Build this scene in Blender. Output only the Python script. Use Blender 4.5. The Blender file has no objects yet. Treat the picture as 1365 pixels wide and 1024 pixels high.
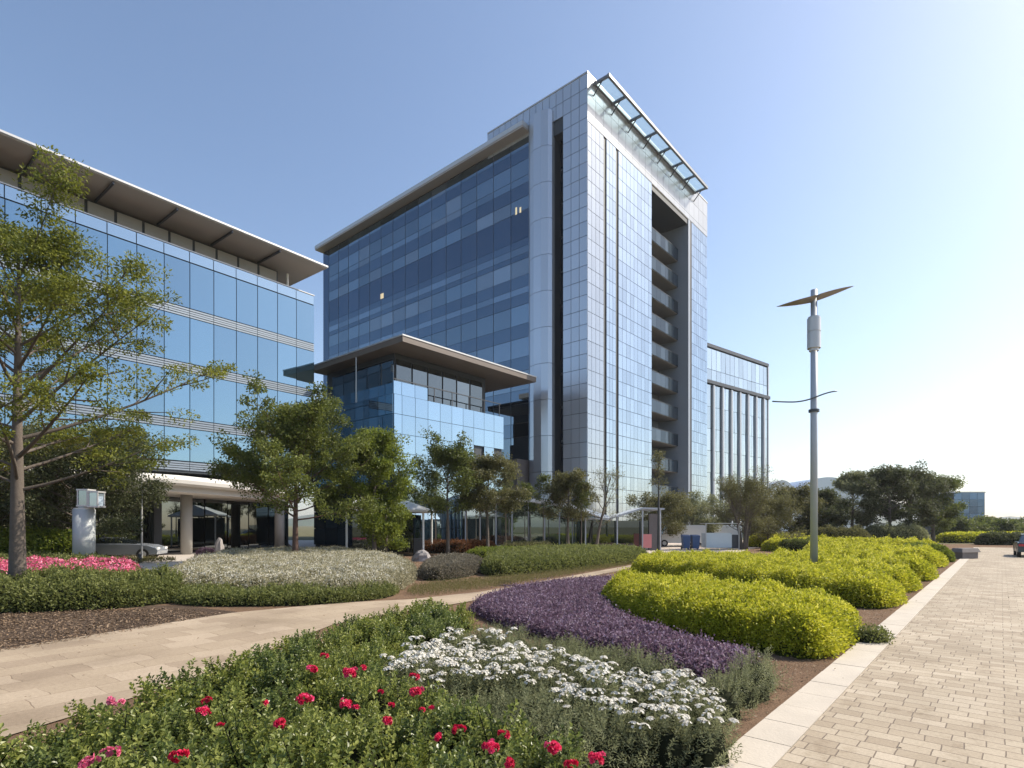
import bpy, math, random
import numpy as np
from mathutils import Vector, Matrix

RNG = np.random.default_rng(7)
random.seed(7)
SC = bpy.context.scene
COL = SC.collection
F, HC, PX, PY = 756.0, 2.0, 682.5, 700.0      # focal length in px of the 1365 px wide frame, eye height, principal point / horizon


def G(x, y, z=0.0):
    """pixel -> point of the plane at height z"""
    Y = F * (HC - z) / (y - PY)
    return ((x - PX) / F * Y, Y)


def A(x, y, Y):
    return np.array([(x - PX) / F * Y, Y, HC + (PY - y) / F * Y])


# ------------------------------------------------------------------ materials
class NT:
    def __init__(self, name):
        self.m = bpy.data.materials.new(name)
        self.m.use_nodes = True
        self.t = self.m.node_tree
        self.t.nodes.clear()
        self.out = self.t.nodes.new('ShaderNodeOutputMaterial')

    def n(self, typ, **kw):
        nd = self.t.nodes.new('ShaderNode' + typ)
        for k, v in kw.items():
            if isinstance(v, tuple) and len(v) == 2 and hasattr(v[0], 'outputs'):
                self.t.links.new(v[0].outputs[v[1]], nd.inputs[int(k[2:]) if k[:2] == 'i_' else k])
            elif k in ('operation', 'data_type', 'blend_type', 'attribute_name', 'feature', 'noise_dimensions', 'offset', 'offset_frequency', 'squash', 'squash_frequency', 'bands_direction', 'wave_type'):
                setattr(nd, k, v)
            elif isinstance(k, str) and k.startswith('i_'):
                i = int(k[2:])
                if isinstance(v, tuple) and len(v) == 2 and hasattr(v[0], 'outputs'):
                    self.t.links.new(v[0].outputs[v[1]], nd.inputs[i])
                else:
                    nd.inputs[i].default_value = v
            else:
                nd.inputs[k].default_value = v
        return nd

    def link(self, a, o, b, i):
        self.t.links.new(a.outputs[o], b.inputs[i])

    def mix(self, fac, a, b, blend='MIX'):
        nd = self.t.nodes.new('ShaderNodeMix')
        nd.data_type = 'RGBA'
        nd.blend_type = blend
        for idx, v in ((0, fac), (6, a), (7, b)):
            if isinstance(v, tuple) and len(v) == 2 and hasattr(v[0], 'outputs'):
                self.t.links.new(v[0].outputs[v[1]], nd.inputs[idx])
            elif idx == 0:
                nd.inputs[0].default_value = v
            else:
                nd.inputs[idx].default_value = c4(v)
        return (nd, 2)

    def coords(self, scale=(1, 1, 1), rot=0.0, loc=(0, 0, 0)):
        tc = self.n('TexCoord')
        mp = self.n('Mapping', Scale=scale, Location=loc)
        mp.inputs['Rotation'].default_value = (0, 0, rot)
        self.link(tc, 'Object', mp, 'Vector')
        return (mp, 'Vector')

    def noise(self, scale, detail=4, vec=None, rough=.55):
        nd = self.n('TexNoise', Scale=scale, Detail=detail, Roughness=rough)
        if vec:
            self.t.links.new(vec[0].outputs[vec[1]], nd.inputs['Vector'])
        return nd

    def ramp(self, src, stops):
        r = self.n('ValToRGB')
        self.t.links.new(src[0].outputs[src[1]], r.inputs[0])
        el = r.color_ramp.elements
        while len(el) < len(stops):
            el.new(.5)
        for e, (p, c) in zip(el, stops):
            e.position = p
            e.color = c4(c)
        return (r, 0)


def c4(c):
    if isinstance(c, (int, float)):
        return (c, c, c, 1)
    return (*c[:3], 1)


def mat_solid(name, col, rough=.6, metal=0., var=.12, scale=3., bump=0., bscale=40., spec=.5):
    g = NT(name)
    vec = g.coords()
    nz = g.noise(scale, 5, vec)
    lo = tuple(c * (1 - var) for c in col)
    hi = tuple(min(1, c * (1 + var)) for c in col)
    colr = g.mix((nz, 0), lo, hi)
    b = g.n('BsdfPrincipled', Roughness=rough, Metallic=metal)
    b.inputs['Specular IOR Level'].default_value = spec
    g.t.links.new(colr[0].outputs[colr[1]], b.inputs['Base Color'])
    if bump:
        nb = g.noise(bscale, 6, vec)
        bp = g.n('Bump', Strength=bump, Distance=.02)
        g.link(nb, 0, bp, 'Height')
        g.link(bp, 0, b, 'Normal')
    g.link(b, 0, g.out, 0)
    return g.m


def mat_glass(name, tint, dark, refl=.75, rough=.015, var=.12, attr=False, wav=.0, dv=None):
    """coated facade glass: a dark body behind a tinted mirror coating, differing a little from pane to pane"""
    g = NT(name)
    if attr:
        a = g.n('Attribute', attribute_name='tint')
        rnd = (a, 'Fac')
    else:
        oi = g.n('ObjectInfo')
        rnd = (oi, 'Random')
    t = g.mix(rnd, tuple(c * (1 - var) for c in tint), tuple(min(1, c * (1 + var)) for c in tint))
    dv = (.6, 1.5) if dv is None else (1 - dv, 1 + dv)
    d = g.mix(rnd, tuple(c * dv[0] for c in dark), tuple(min(1, c * dv[1]) for c in dark))
    di = g.n('BsdfDiffuse')
    g.t.links.new(d[0].outputs[d[1]], di.inputs['Color'])
    gl = g.n('BsdfGlossy', Roughness=rough)
    g.t.links.new(t[0].outputs[t[1]], gl.inputs['Color'])
    fr = g.n('LayerWeight', Blend=.25)
    mr = g.n('MapRange')
    g.link(fr, 'Fresnel', mr, 0)
    mr.inputs['From Min'].default_value = 0
    mr.inputs['From Max'].default_value = 1
    mr.inputs['To Min'].default_value = refl
    mr.inputs['To Max'].default_value = min(1, refl + .3)
    mx = g.n('MixShader')
    g.link(mr, 0, mx, 0)
    g.link(di, 0, mx, 1)
    g.link(gl, 0, mx, 2)
    if wav:
        nz = g.noise(.5, 1, g.coords())
        bp = g.n('Bump', Strength=wav, Distance=.1)
        g.link(nz, 0, bp, 'Height')
        g.link(bp, 0, gl, 'Normal')
    g.link(mx, 0, g.out, 0)
    return g.m


def mat_leaf(name, lo, hi, trans=.45, rough=.5, spec=.35, third=None):
    g = NT(name)
    a = g.n('Attribute', attribute_name='tint')
    if third:
        col = g.ramp((a, 'Fac'), [(0, lo), (.6, hi), (1, third)])
    else:
        col = g.mix((a, 'Fac'), lo, hi)
    b = g.n('BsdfPrincipled', Roughness=rough)
    b.inputs['Specular IOR Level'].default_value = spec
    g.t.links.new(col[0].outputs[col[1]], b.inputs['Base Color'])
    tr = g.n('BsdfTranslucent')
    tc = g.mix(.5, col, (.9, 1, .25), 'MULTIPLY')
    g.t.links.new(col[0].outputs[col[1]], tr.inputs['Color'])
    mx = g.n('MixShader', i_0=trans)
    g.link(b, 0, mx, 1)
    g.link(tr, 0, mx, 2)
    g.link(mx, 0, g.out, 0)
    return g.m


def mat_emit(name, col, s):
    g = NT(name)
    e = g.n('Emission', Color=c4(col), Strength=s)
    g.link(e, 0, g.out, 0)
    return g.m


# ------------------------------------------------------------------ mesh builder
class MB:
    def __init__(self):
        self.V, self.I, self.S, self.T, self.M = [], [], [], [], []
        self.n = 0

    def add(self, v, f, tint=None, mat=0):
        v = np.asarray(v, float).reshape(-1, 3)
        f = np.asarray(f, int)
        k, w = f.shape
        self.V.append(v)
        self.I.append((f + self.n).ravel())
        self.S.append(np.full(k, w))
        self.T.append(np.full(k, .5) if tint is None else np.broadcast_to(np.asarray(tint, float), (k,)))
        self.M.append(np.full(k, mat))
        self.n += len(v)
        return self

    def hexa(self, p, tint=None, mat=0, flip=False):
        f = [[0, 3, 2, 1], [4, 5, 6, 7], [0, 1, 5, 4], [1, 2, 6, 5], [2, 3, 7, 6], [3, 0, 4, 7]]
        if flip:
            f = [x[::-1] for x in f]
        return self.add(p, f, tint, mat)

    def box(self, x0, x1, y0, y1, z0, z1, tint=None, mat=0):
        return self.hexa([(x0, y0, z0), (x1, y0, z0), (x1, y1, z0), (x0, y1, z0), (x0, y0, z1), (x1, y0, z1), (x1, y1, z1), (x0, y1, z1)], tint, mat)

    def fbox(self, fr, u0, u1, n0, n1, z0, z1, tint=None, mat=0):
        p = [fr.p(u, n, z) for z in (z0, z1) for u, n in ((u0, n0), (u1, n0), (u1, n1), (u0, n1))]
        return self.hexa(p, tint, mat, flip=fr.left)

    def tube(self, path, rad, k=6, tint=None, mat=0, cap=True):
        path = np.asarray(path, float)
        m = len(path)
        rad = np.broadcast_to(np.asarray(rad, float), (m,))
        d = np.gradient(path, axis=0)
        d /= np.linalg.norm(d, axis=1)[:, None] + 1e-9
        ref = np.array([1., 0, 0]) if abs(d[0][0]) < .8 else np.array([0, 1., 0])
        s = np.cross(d, ref)
        s /= np.linalg.norm(s, axis=1)[:, None] + 1e-9
        t = np.cross(d, s)
        a = np.arange(k) / k * 2 * math.pi
        v = path[:, None, :] + rad[:, None, None] * (np.cos(a)[None, :, None] * s[:, None, :] + np.sin(a)[None, :, None] * t[:, None, :])
        i = np.arange(m - 1)[:, None] * k
        j = np.arange(k)[None, :]
        j2 = (j + 1) % k
        f = np.stack([i + j, i + j2, i + k + j2, i + k + j], -1).reshape(-1, 4)
        base = self.n
        self.add(v.reshape(-1, 3), f, tint, mat)
        if cap and m > 1:
            for row, rev in ((0, True), (m - 1, False)):
                self.V.append(path[row][None, :])
                c = self.n
                self.n += 1
                idx = base + row * k + np.arange(k)
                nx = np.roll(idx, -1)
                tri = np.stack([np.full(k, c), nx, idx] if rev else [np.full(k, c), idx, nx], -1)
                self.I.append(tri.ravel())
                self.S.append(np.full(k, 3))
                self.T.append(np.full(k, .5))
                self.M.append(np.full(k, mat))
        return self

    def cyl(self, x, y, z0, z1, r0, r1=None, k=20, mat=0):
        r1 = r0 if r1 is None else r1
        return self.tube([(x, y, z0), (x, y, z1)], [r0, r1], k, mat=mat)

    def prism(self, poly, z0, z1, mat=0):
        """poly ccw in plan"""
        poly = np.asarray(poly, float)
        k = len(poly)
        b = np.c_[poly, np.full(k, z0)]
        t = np.c_[poly, np.full(k, z1)]
        base = self.n
        f = [[i, (i + 1) % k, k + (i + 1) % k, k + i] for i in range(k)]
        self.add(np.r_[b, t], f, None, mat)
        for idx in (np.arange(k)[::-1] + base, np.arange(k) + k + base):
            self.I.append(idx)
            self.S.append(np.array([k]))
            self.T.append(np.array([.5]))
            self.M.append(np.array([mat]))
        return self

    def mesh(self, name, mats, smooth=False, off=None):
        me = bpy.data.meshes.new(name)
        V = np.concatenate(self.V)
        if off is not None:
            V = V - np.asarray(off, float)
        I = np.concatenate(self.I).astype(np.int32)
        S = np.concatenate(self.S).astype(np.int32)
        me.vertices.add(len(V))
        me.vertices.foreach_set('co', V.astype(np.float32).ravel())
        me.loops.add(len(I))
        me.loops.foreach_set('vertex_index', I)
        me.polygons.add(len(S))
        st = np.zeros(len(S), np.int32)
        st[1:] = np.cumsum(S)[:-1]
        me.polygons.foreach_set('loop_start', st)
        me.polygons.foreach_set('material_index', np.concatenate(self.M).astype(np.int32))
        if smooth:
            me.polygons.foreach_set('use_smooth', np.ones(len(S), bool))
        else:
            me.polygons.foreach_set('use_smooth', np.zeros(len(S), bool))
        at = me.attributes.new('tint', 'FLOAT', 'FACE')
        at.data.foreach_set('value', np.concatenate(self.T).astype(np.float32))
        for m in (mats if isinstance(mats, (list, tuple)) else [mats]):
            me.materials.append(m)
        me.update(calc_edges=True)
        return me

    def build(self, name, mats, parent=None, smooth=False, loc=None):
        off = None
        if parent is not None:
            off = WL[parent.name]
        elif loc is not None:
            off = loc
        o = bpy.data.objects.new(name, self.mesh(name, mats, smooth, off))
        COL.objects.link(o)
        if parent is not None:
            o.parent = parent
            WL[o.name] = WL[parent.name]
        else:
            o.location = loc or (0, 0, 0)
            WL[o.name] = loc or (0, 0, 0)
        return o


WL = {}          # world location of every thing, so that parts can be written in world coordinates


class Frame:
    """wall frame: u along the wall, n outwards, z up"""
    def __init__(self, o, u, n):
        self.o, self.u, self.nn = np.array(o, float), np.array(u, float), np.array(n, float)
        self.left = (u[0] * n[1] - u[1] * n[0]) < 0

    def p(self, u, n, z):
        q = self.o + self.u * u + self.nn * n
        return (q[0], q[1], z)


def tag(o, label=None, cat=None, group=None, kind=None):
    if label:
        o['label'] = label
    if cat:
        o['category'] = cat
    if group:
        o['group'] = group
    if kind:
        o['kind'] = kind
    return o


def thing(name, label, cat, loc=(0, 0, 0), group=None, rz=0.):
    o = bpy.data.objects.new(name, None)
    o.empty_display_size = .2
    COL.objects.link(o)
    o.location = loc
    o.rotation_euler = (0, 0, rz)
    WL[o.name] = tuple(loc)
    return tag(o, label, cat, group)


def dup(root, loc, rz=0., s=1., label=None, group=None, sz=None):
    r = root.copy()
    COL.objects.link(r)
    r.location = loc
    r.rotation_euler = (0, 0, rz)
    r.scale = (s, s, sz or s)
    WL[r.name] = tuple(loc)
    if label:
        r['label'] = label
    if group:
        r['group'] = group
    for ch in list(root.children):
        c = ch.copy()
        COL.objects.link(c)
        c.parent = r
        for g in list(ch.children):
            d = g.copy()
            COL.objects.link(d)
            d.parent = c
    return r


def struct(mb, name, mats, **kw):
    return tag(mb.build(name, mats, **kw), kind='structure')


# ------------------------------------------------------------------ foliage helpers
def unit(v):
    return v / (np.linalg.norm(v, axis=-1, keepdims=True) + 1e-9)


def leaves(mb, c, tip, nrm, L, W, tint, fold=.18, six=False, mat=0, droop=.0):
    c = np.asarray(c)
    n = len(c)
    L = np.broadcast_to(np.asarray(L, float), (n,))[:, None]
    W = np.broadcast_to(np.asarray(W, float), (n,))[:, None]
    t = unit(tip)
    s = unit(np.cross(t, nrm))
    u = np.cross(s, t)
    e = c + t * L - u * droop * L
    if six:
        v = np.stack([c, c + t * L * .3 + s * W * .42 + u * fold * W, c + t * L * .7 + s * W * .38 + u * fold * W - u * droop * L * .4, e,
                      c + t * L * .7 - s * W * .38 + u * fold * W - u * droop * L * .4, c + t * L * .3 - s * W * .42 + u * fold * W], 1)
        i = np.arange(n)[:, None] * 6
        f = np.concatenate([i + np.array([[0, 1, 2, 3]]), i + np.array([[0, 3, 4, 5]])], 0)
        mb.add(v.reshape(-1, 3), f, np.tile(np.broadcast_to(tint, (n,)), 2), mat)
    else:
        v = np.stack([c, c + t * L * .45 + s * W * .5 + u * fold * W, e, c + t * L * .45 - s * W * .5 + u * fold * W], 1)
        i = np.arange(n)[:, None] * 4
        mb.add(v.reshape(-1, 3), i + np.array([[0, 1, 2, 3]]), np.broadcast_to(tint, (n,)), mat)


def rdir(n, up=0., rng=RNG):
    v = rng.normal(size=(n, 3))
    v[:, 2] += up
    return unit(v)


def poly_dist(poly, p):
    """signed distance (inside positive) of points p to polygon"""
    poly = np.asarray(poly, float)
    a = poly
    b = np.roll(poly, -1, 0)
    d = np.full(len(p), 1e9)
    inside = np.zeros(len(p), bool)
    for (x0, y0), (x1, y1) in zip(a, b):
        ex, ey = x1 - x0, y1 - y0
        t = np.clip(((p[:, 0] - x0) * ex + (p[:, 1] - y0) * ey) / (ex * ex + ey * ey + 1e-12), 0, 1)
        d = np.minimum(d, np.hypot(p[:, 0] - x0 - t * ex, p[:, 1] - y0 - t * ey))
        if y0 != y1:
            c = ((y0 > p[:, 1]) != (y1 > p[:, 1])) & (p[:, 0] < ex * (p[:, 1] - y0) / ey + x0)
            inside ^= c
    return np.where(inside, d, -d)


def smooth_poly(poly, it=2):
    """Chaikin corner cutting"""
    p = np.asarray(poly, float)
    for _ in range(it):
        q = np.roll(p, -1, 0)
        p = np.stack([p * .75 + q * .25, p * .25 + q * .75], 1).reshape(-1, 2)
    return p


def wob(p, f, seed=0):
    x, y = p[:, 0], p[:, 1]
    return (np.sin(x * f + 1.3 + seed) * np.cos(y * f * 1.13 + seed * 2) + .6 * np.sin(x * f * 2.3 - y * f * 1.9 + seed) + .4 * np.cos(x * f * 4.1 + y * f * 3.7))/2


def height_of(d, h, R, p, bump, f, seed):
    q = np.clip(d / R, 0, 1)
    return h * np.sqrt(np.clip(1 - (1 - q) ** 2, 0, 1)) * (1 + bump * wob(p, f, seed))


def sample_poly(poly, n, rng=RNG):
    lo, hi = poly.min(0), poly.max(0)
    area = np.prod(hi - lo)
    pts = rng.uniform(lo, hi, size=(int(n * area), 2))
    d = poly_dist(poly, pts)
    k = d > 0
    return pts[k], d[k]


def leaf_bed(name, poly, h, R, dens, L, W, mats, label, cat, kind=None, group=None, bump=.15, f=2.2, seed=0, up=1.2, flower=None, hull=True, inner_mat=None, jitter=.05, side=1.0, z0=0., partname='foliage', six=False, ragged=.0, sprigs=0, gaps=False):
    """a clipped hedge or a planted bed: leaves spread over the skin of a rounded volume, a dark hull inside that blocks light like the twig mass"""
    rng = np.random.default_rng(100 + seed)
    poly = smooth_poly(poly, 2)
    pts, d = sample_poly(poly, dens, rng)
    z = height_of(d, h, R, pts, bump, f, seed)
    if gaps:
        hole = wob(pts, 5.3, seed + 11) * .6 + wob(pts, 12.7, seed + 4) * .4
        kp = rng.random(len(pts)) > np.clip((hole - .38) * 3.2, 0, .93)
        pts, d, z = pts[kp], d[kp], z[kp]
    n = len(pts)
    mb = MB()
    if ragged:
        pts = pts + rng.normal(0, ragged, (n, 2)) * (d < .5)[:, None]
        z = z * (1 + .25 * wob(pts, 7, seed) * rng.random(n))
    c = np.c_[pts, z0 + z * rng.uniform(.86, 1.0, n) + rng.normal(0, jitter, n)]
    tip = rdir(n, up, rng)
    clump = wob(pts, f * 3, seed + 3) * .5 + wob(pts, f * 9, seed + 5) * .3
    tint = np.clip(.5 + clump * .62 + rng.normal(0, .2, n) + (z - h) * .1, 0, 1)
    leaves(mb, c, tip, rdir(n, 1.0, rng), L * rng.uniform(.7, 1.25, n), W, tint, six=six)
    if sprigs:
        sp, sd = sample_poly(poly, sprigs, rng)
        sz = height_of(sd, h, R, sp, bump, f, seed)
        ns, per = len(sp), 9
        dirn = unit(np.c_[rng.normal(0, .45, (ns, 2)), np.ones(ns)])
        ln_ = rng.uniform(.04, .14, ns) * np.where(rng.random(ns) < .12, 1.9, 1.0) * (L / .05) ** .5
        kk = np.tile(np.linspace(0, 1, per), ns)
        sb = np.repeat(np.c_[sp, z0 + sz - .03], per, 0) + np.repeat(dirn, per, 0) * (kk * np.repeat(ln_, per))[:, None]
        leaves(mb, sb, unit(np.repeat(dirn, per, 0) * .5 + rng.normal(0, .7, (ns * per, 3))), rdir(ns * per, .8, rng), L * rng.uniform(.6, 1.1, ns * per), W, np.clip(np.repeat(rng.normal(.68, .22, ns), per) + rng.normal(0, .1, ns * per), 0, 1), six=six)
    # the flanks
    q = np.roll(poly, -1, 0)
    ln = np.hypot(*(q - poly).T)
    m = int(ln.sum() * h * dens * 1.5 * side)
    if m:
        k = rng.choice(len(poly), m, p=ln / ln.sum())
        t = rng.random(m)[:, None]
        bp = poly[k] * (1 - t) + q[k] * t
        cen = poly.mean(0)
        e = (q - poly)[k]
        nn = np.c_[e[:, 1], -e[:, 0]]
        nn = nn / (np.linalg.norm(nn, axis=1)[:, None] + 1e-9)
        if poly_dist(poly, (poly[:1] + q[:1]) / 2 + np.c_[(q - poly)[:1, 1], -(q - poly)[:1, 0]] * .05)[0] > 0:
            nn = -nn
        zz = rng.random(m)
        prof = 1 - np.sqrt(np.clip(1 - zz ** 2, 0, 1))
        bp2 = bp - nn * (prof * R * .9 + rng.normal(0, jitter, m) - .02 * wob(bp, f * 4, seed))[:, None]
        c2 = np.c_[bp2, z0 + .02 + zz * h * .97]
        tip2 = unit(np.c_[nn * .8, np.full(m, .35)] + rng.normal(0, .6, (m, 3)))
        tint2 = np.clip(.45 + wob(bp, f * 5, seed) * .35 + rng.normal(0, .2, m), 0, 1)
        leaves(mb, c2, tip2, rdir(m, .8, rng), L * rng.uniform(.7, 1.25, m), W, tint2, six=six)
    x0, y0 = poly.mean(0)
    loc = (float(x0), float(y0), z0)
    root = thing(name, label, cat, loc, group) if kind is None else None
    if kind:
        o = mb.build(name, mats, loc=loc)
        tag(o, label, cat, group, kind)
        root = o
    else:
        mb.build(partname, mats, root)
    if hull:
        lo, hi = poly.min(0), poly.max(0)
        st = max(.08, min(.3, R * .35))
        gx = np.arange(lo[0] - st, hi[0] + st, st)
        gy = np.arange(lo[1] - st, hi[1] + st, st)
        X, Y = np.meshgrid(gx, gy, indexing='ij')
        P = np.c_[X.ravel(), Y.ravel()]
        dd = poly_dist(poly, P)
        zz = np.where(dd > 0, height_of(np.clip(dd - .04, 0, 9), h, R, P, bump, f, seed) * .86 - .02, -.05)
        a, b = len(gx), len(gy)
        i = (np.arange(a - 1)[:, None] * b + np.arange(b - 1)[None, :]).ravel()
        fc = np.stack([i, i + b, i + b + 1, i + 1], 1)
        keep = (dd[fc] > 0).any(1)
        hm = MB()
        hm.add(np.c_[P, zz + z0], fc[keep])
        hm.build('twig_hull', inner_mat or M['twig'], root)  # dark hull added to block light, in place of the inner twig mass
    if flower:
        fm, dens_f, fs, region, pname = flower
        pp, d2 = sample_poly(poly, dens_f, rng)
        if region is not None:
            kk = region(pp)
            pp, d2 = pp[kk], d2[kk]
        zz = height_of(d2, h, R, pp, bump, f, seed)
        nf = len(pp)
        fb = MB()
        base = np.c_[pp, z0 + zz + rng.uniform(0, .05, nf)]
        for k in range(3):
            leaves(fb, base + rng.normal(0, fs * .4, (nf, 3)), rdir(nf, .4, rng), rdir(nf, 1.5, rng), fs * rng.uniform(.7, 1.2, nf), fs * .8, np.clip(rng.normal(.6, .25, nf), 0, 1))
        fb.build(pname, fm, root)
    return root


def make_tree(name, label, base, height, spread, trunk_r, h0=.3, nprim=14, prof=None, elev=(.35, .9), clumps=3, nleaf=26, cr=.45, leafL=.13, leafW=.07, leafm=None, barkm=None,
              seed=0, lean=(0, 0), flat=.65, curve=.25, group=None, sec=5, cat='tree', az0=0., bias=(0, 0), top=True, inner=.35, dz=0., loc=None, stems=1, wobble=.03, fit=True):
    rng = np.random.default_rng(seed + 500)
    bx, by = base
    root = thing(name, label, cat, (bx, by, dz), group)
    tm = MB()
    C, CT = [], []
    prof = prof or (lambda t: math.sin(math.pi * (.18 + .8 * t)) ** .7)
    for sN in range(stems):
        off = np.array([0, 0, 0.]) if stems == 1 else np.array([math.cos(sN * 2.4), math.sin(sN * 2.4), 0]) * trunk_r * 1.3
        ln = np.array([lean[0], lean[1], 0.]) if stems == 1 else np.array([math.cos(sN * 2.4), math.sin(sN * 2.4), 0]) * spread * .35
        T = np.linspace(0, 1, 12)
        tp = np.stack([bx + off[0] + ln[0] * T ** 1.4 + wobble * height * .3 * np.sin(T * 7 + seed) * T, by + off[1] + ln[1] * T ** 1.4 + wobble * height * .3 * np.cos(T * 6 + seed * 2) * T, dz - .1 + T * height * .93], 1)
        tr = trunk_r * (1 - .88 * T) + .004
        tr[0] *= 1.45
        tr[1] *= 1.05
        tm.tube(tp, tr, 10)

        def at(t):
            return np.array([np.interp(t, T, tp[:, k]) for k in range(3)])
        for k in range(nprim):
            u = (k + rng.uniform(.1, .9)) / nprim
            t = h0 + (1 - h0) * u * .97
            az = az0 + k * 2.399 + rng.normal(0, .25)
            L = spread * prof(u) * rng.uniform(.75, 1.15)
            bvec = np.array([math.cos(az), math.sin(az)])
            L *= 1 + bvec[0] * bias[0] + bvec[1] * bias[1]
            el = elev[0] + (elev[1] - elev[0]) * u + rng.normal(0, .1)
            p0 = at(t)
            s = np.linspace(0, 1, 6)
            d = np.array([bvec[0] * math.cos(el), bvec[1] * math.cos(el), math.sin(el)])
            bend = rng.normal(0, .12, 3)
            path = p0 + L * (s[:, None] * d + (s ** 2)[:, None] * (np.array([0, 0, curve]) + bend))
            r0 = min(np.interp(t, T, tr) * .5, .013 * L + .010)
            tm.tube(path, r0 * (1 - .85 * s) + .003, 5, cap=False)
            for j in range(sec):
                v = inner + (1 - inner) * (j + rng.random()) / sec
                q0 = np.array([np.interp(v, s, path[:, m]) for m in range(3)])
                side = 1 if j % 2 else -1
                a2 = az + side * rng.uniform(.4, 1.2)
                e2 = el * .6 + rng.normal(.1, .3)
                L2 = L * rng.uniform(.22, .45) * (1.15 - .5 * v)
                d2 = np.array([math.cos(a2) * math.cos(e2), math.sin(a2) * math.cos(e2), math.sin(e2)])
                s2 = np.linspace(0, 1, 4)
                pth = q0 + L2 * (s2[:, None] * d2 + (s2 ** 2)[:, None] * np.array([0, 0, curve * .6]))
                tm.tube(pth, r0 * .4 * (1 - .8 * s2) + .002, 4, cap=False)
                for m in range(clumps):
                    w = (m + 1) / clumps
                    C.append(np.array([np.interp(w, s2, pth[:, x]) for x in range(3)]) + rng.normal(0, cr * .3, 3))
                    CT.append(rng.normal(0, .16))
            for m in range(2):
                C.append(path[-1] + rng.normal(0, cr * .3, 3))
                CT.append(rng.normal(.1, .16))
        if top:
            for m in range(4):
                C.append(tp[-1] + rng.normal(0, cr * .6, 3))
                CT.append(rng.normal(.1, .15))
    C = np.array(C)
    CT = np.array(CT)
    if fit:
        kz = (height - cr * flat * .8) / (C[:, 2].max() - dz)
        rr = np.hypot(C[:, 0] - bx - lean[0] * .6, C[:, 1] - by - lean[1] * .6)
        kx = (spread - cr * .7) / np.percentile(rr, 94)
        kv = np.array([kx, kx, kz])
        b0 = np.array([bx, by, dz])
        C = b0 + (C - b0) * kv
        for q in range(len(tm.V)):
            v = (tm.V[q] - b0) * kv
            tm.V[q] = b0 + v
    K = len(C)
    n = K * nleaf
    off = rng.normal(size=(n, 3))
    off *= (rng.random(n) ** .4 / (np.linalg.norm(off, axis=1) + 1e-9))[:, None]
    cs = np.repeat(rng.uniform(.6, 1.35, K), nleaf)[:, None]
    off = off * np.array([1, 1, flat]) * cr * cs
    cen = np.repeat(C, nleaf, 0) + off
    tint = np.clip(.45 + np.repeat(CT, nleaf) + rng.normal(0, .17, n), 0, 1)
    tip = unit(unit(off) * .7 + rng.normal(0, .6, (n, 3)) + np.array([0, 0, -.1]))
    lm = MB()
    leaves(lm, cen, tip, rdir(n, .9, rng), leafL * rng.uniform(.65, 1.3, n), leafW * rng.uniform(.8, 1.2, n), tint)
    tm.build('trunk', barkm or M['bark'], root, smooth=True)
    lm.build('crown', leafm or M['leaf_mid'], root)
    return root


# ------------------------------------------------------------------ material set
M = {}
M['twig'] = mat_solid('twig_and_hull', (.018, .02, .010), .95, var=.4, scale=12, spec=.1)  # stems, and the dark hull that blocks light inside foliage
M['hull_yellow'] = mat_solid('hedge_inside', (.045, .05, .010), .95, var=.4, scale=12, spec=.1)
M['hull_purple'] = mat_solid('purple_inside', (.045, .03, .04), .95, var=.4, scale=12, spec=.1)
M['hull_cream'] = mat_solid('cream_inside', (.07, .065, .035), .95, var=.4, scale=12, spec=.1)
M['bark'] = mat_solid('bark', (.13, .105, .085), .9, var=.35, scale=9, bump=.7, bscale=18)
M['bark_pale'] = mat_solid('bark_pale', (.115, .092, .075), .9, var=.3, scale=7, bump=.6, bscale=16)
M['bark_red'] = mat_solid('bark_red', (.12, .07, .055), .9, var=.3, scale=9, bump=.6, bscale=18)
M['leaf_mid'] = mat_leaf('leaf_mid_green', (.05, .072, .018), (.19, .215, .05))
M['leaf_bright'] = mat_leaf('leaf_bright_green', (.075, .11, .016), (.28, .32, .045))
M['leaf_fern'] = mat_leaf('leaf_feathery', (.07, .095, .018), (.29, .30, .042))
M['leaf_dark'] = mat_leaf('leaf_dark_green', (.04, .05, .02), (.14, .155, .065))
M['leaf_olive'] = mat_leaf('leaf_olive', (.085, .085, .032), (.22, .21, .085))
M['leaf_grey'] = mat_leaf('leaf_grey_green', (.12, .135, .065), (.33, .34, .18))
M['leaf_yellow'] = mat_leaf('leaf_yellow', (.15, .19, .015), (.52, .51, .035), third=(.72, .67, .12))
M['leaf_rose'] = mat_leaf('leaf_rose', (.055, .08, .02), (.215, .25, .06), rough=.4, spec=.5, third=(.38, .40, .11))
M['leaf_hedge'] = mat_leaf('leaf_hedge', (.085, .105, .03), (.27, .285, .085))
M['leaf_brown'] = mat_leaf('leaf_brownish', (.10, .085, .06), (.27, .24, .18))
M['leaf_purple'] = mat_leaf('leaf_purple', (.055, .03, .045), (.20, .125, .18), third=(.46, .36, .47))
M['leaf_cream'] = mat_leaf('leaf_cream', (.15, .14, .065), (.42, .38, .24), third=(.62, .57, .42))
M['leaf_red'] = mat_leaf('leaf_reddish', (.12, .05, .025), (.30, .13, .05))
M['fl_red'] = mat_leaf('petal_red', (.50, .012, .045), (.78, .03, .12), trans=.3, third=(.80, .10, .25))
M['fl_pink'] = mat_leaf('petal_pink', (.55, .06, .16), (.75, .16, .28), trans=.3, third=(.8, .4, .5))
M['fl_white'] = mat_leaf('petal_white', (.62, .58, .50), (.80, .77, .70), trans=.2, rough=.8, spec=.1)
M['fl_cream'] = mat_leaf('petal_cream', (.55, .52, .42), (.78, .75, .66), trans=.25)
M['steel_grey'] = mat_solid('painted_grey', (.43, .46, .51), .5, .2, var=.05)
M['steel_dark'] = mat_solid('dark_metal', (.07, .075, .085), .45, .4, var=.1)
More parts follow.
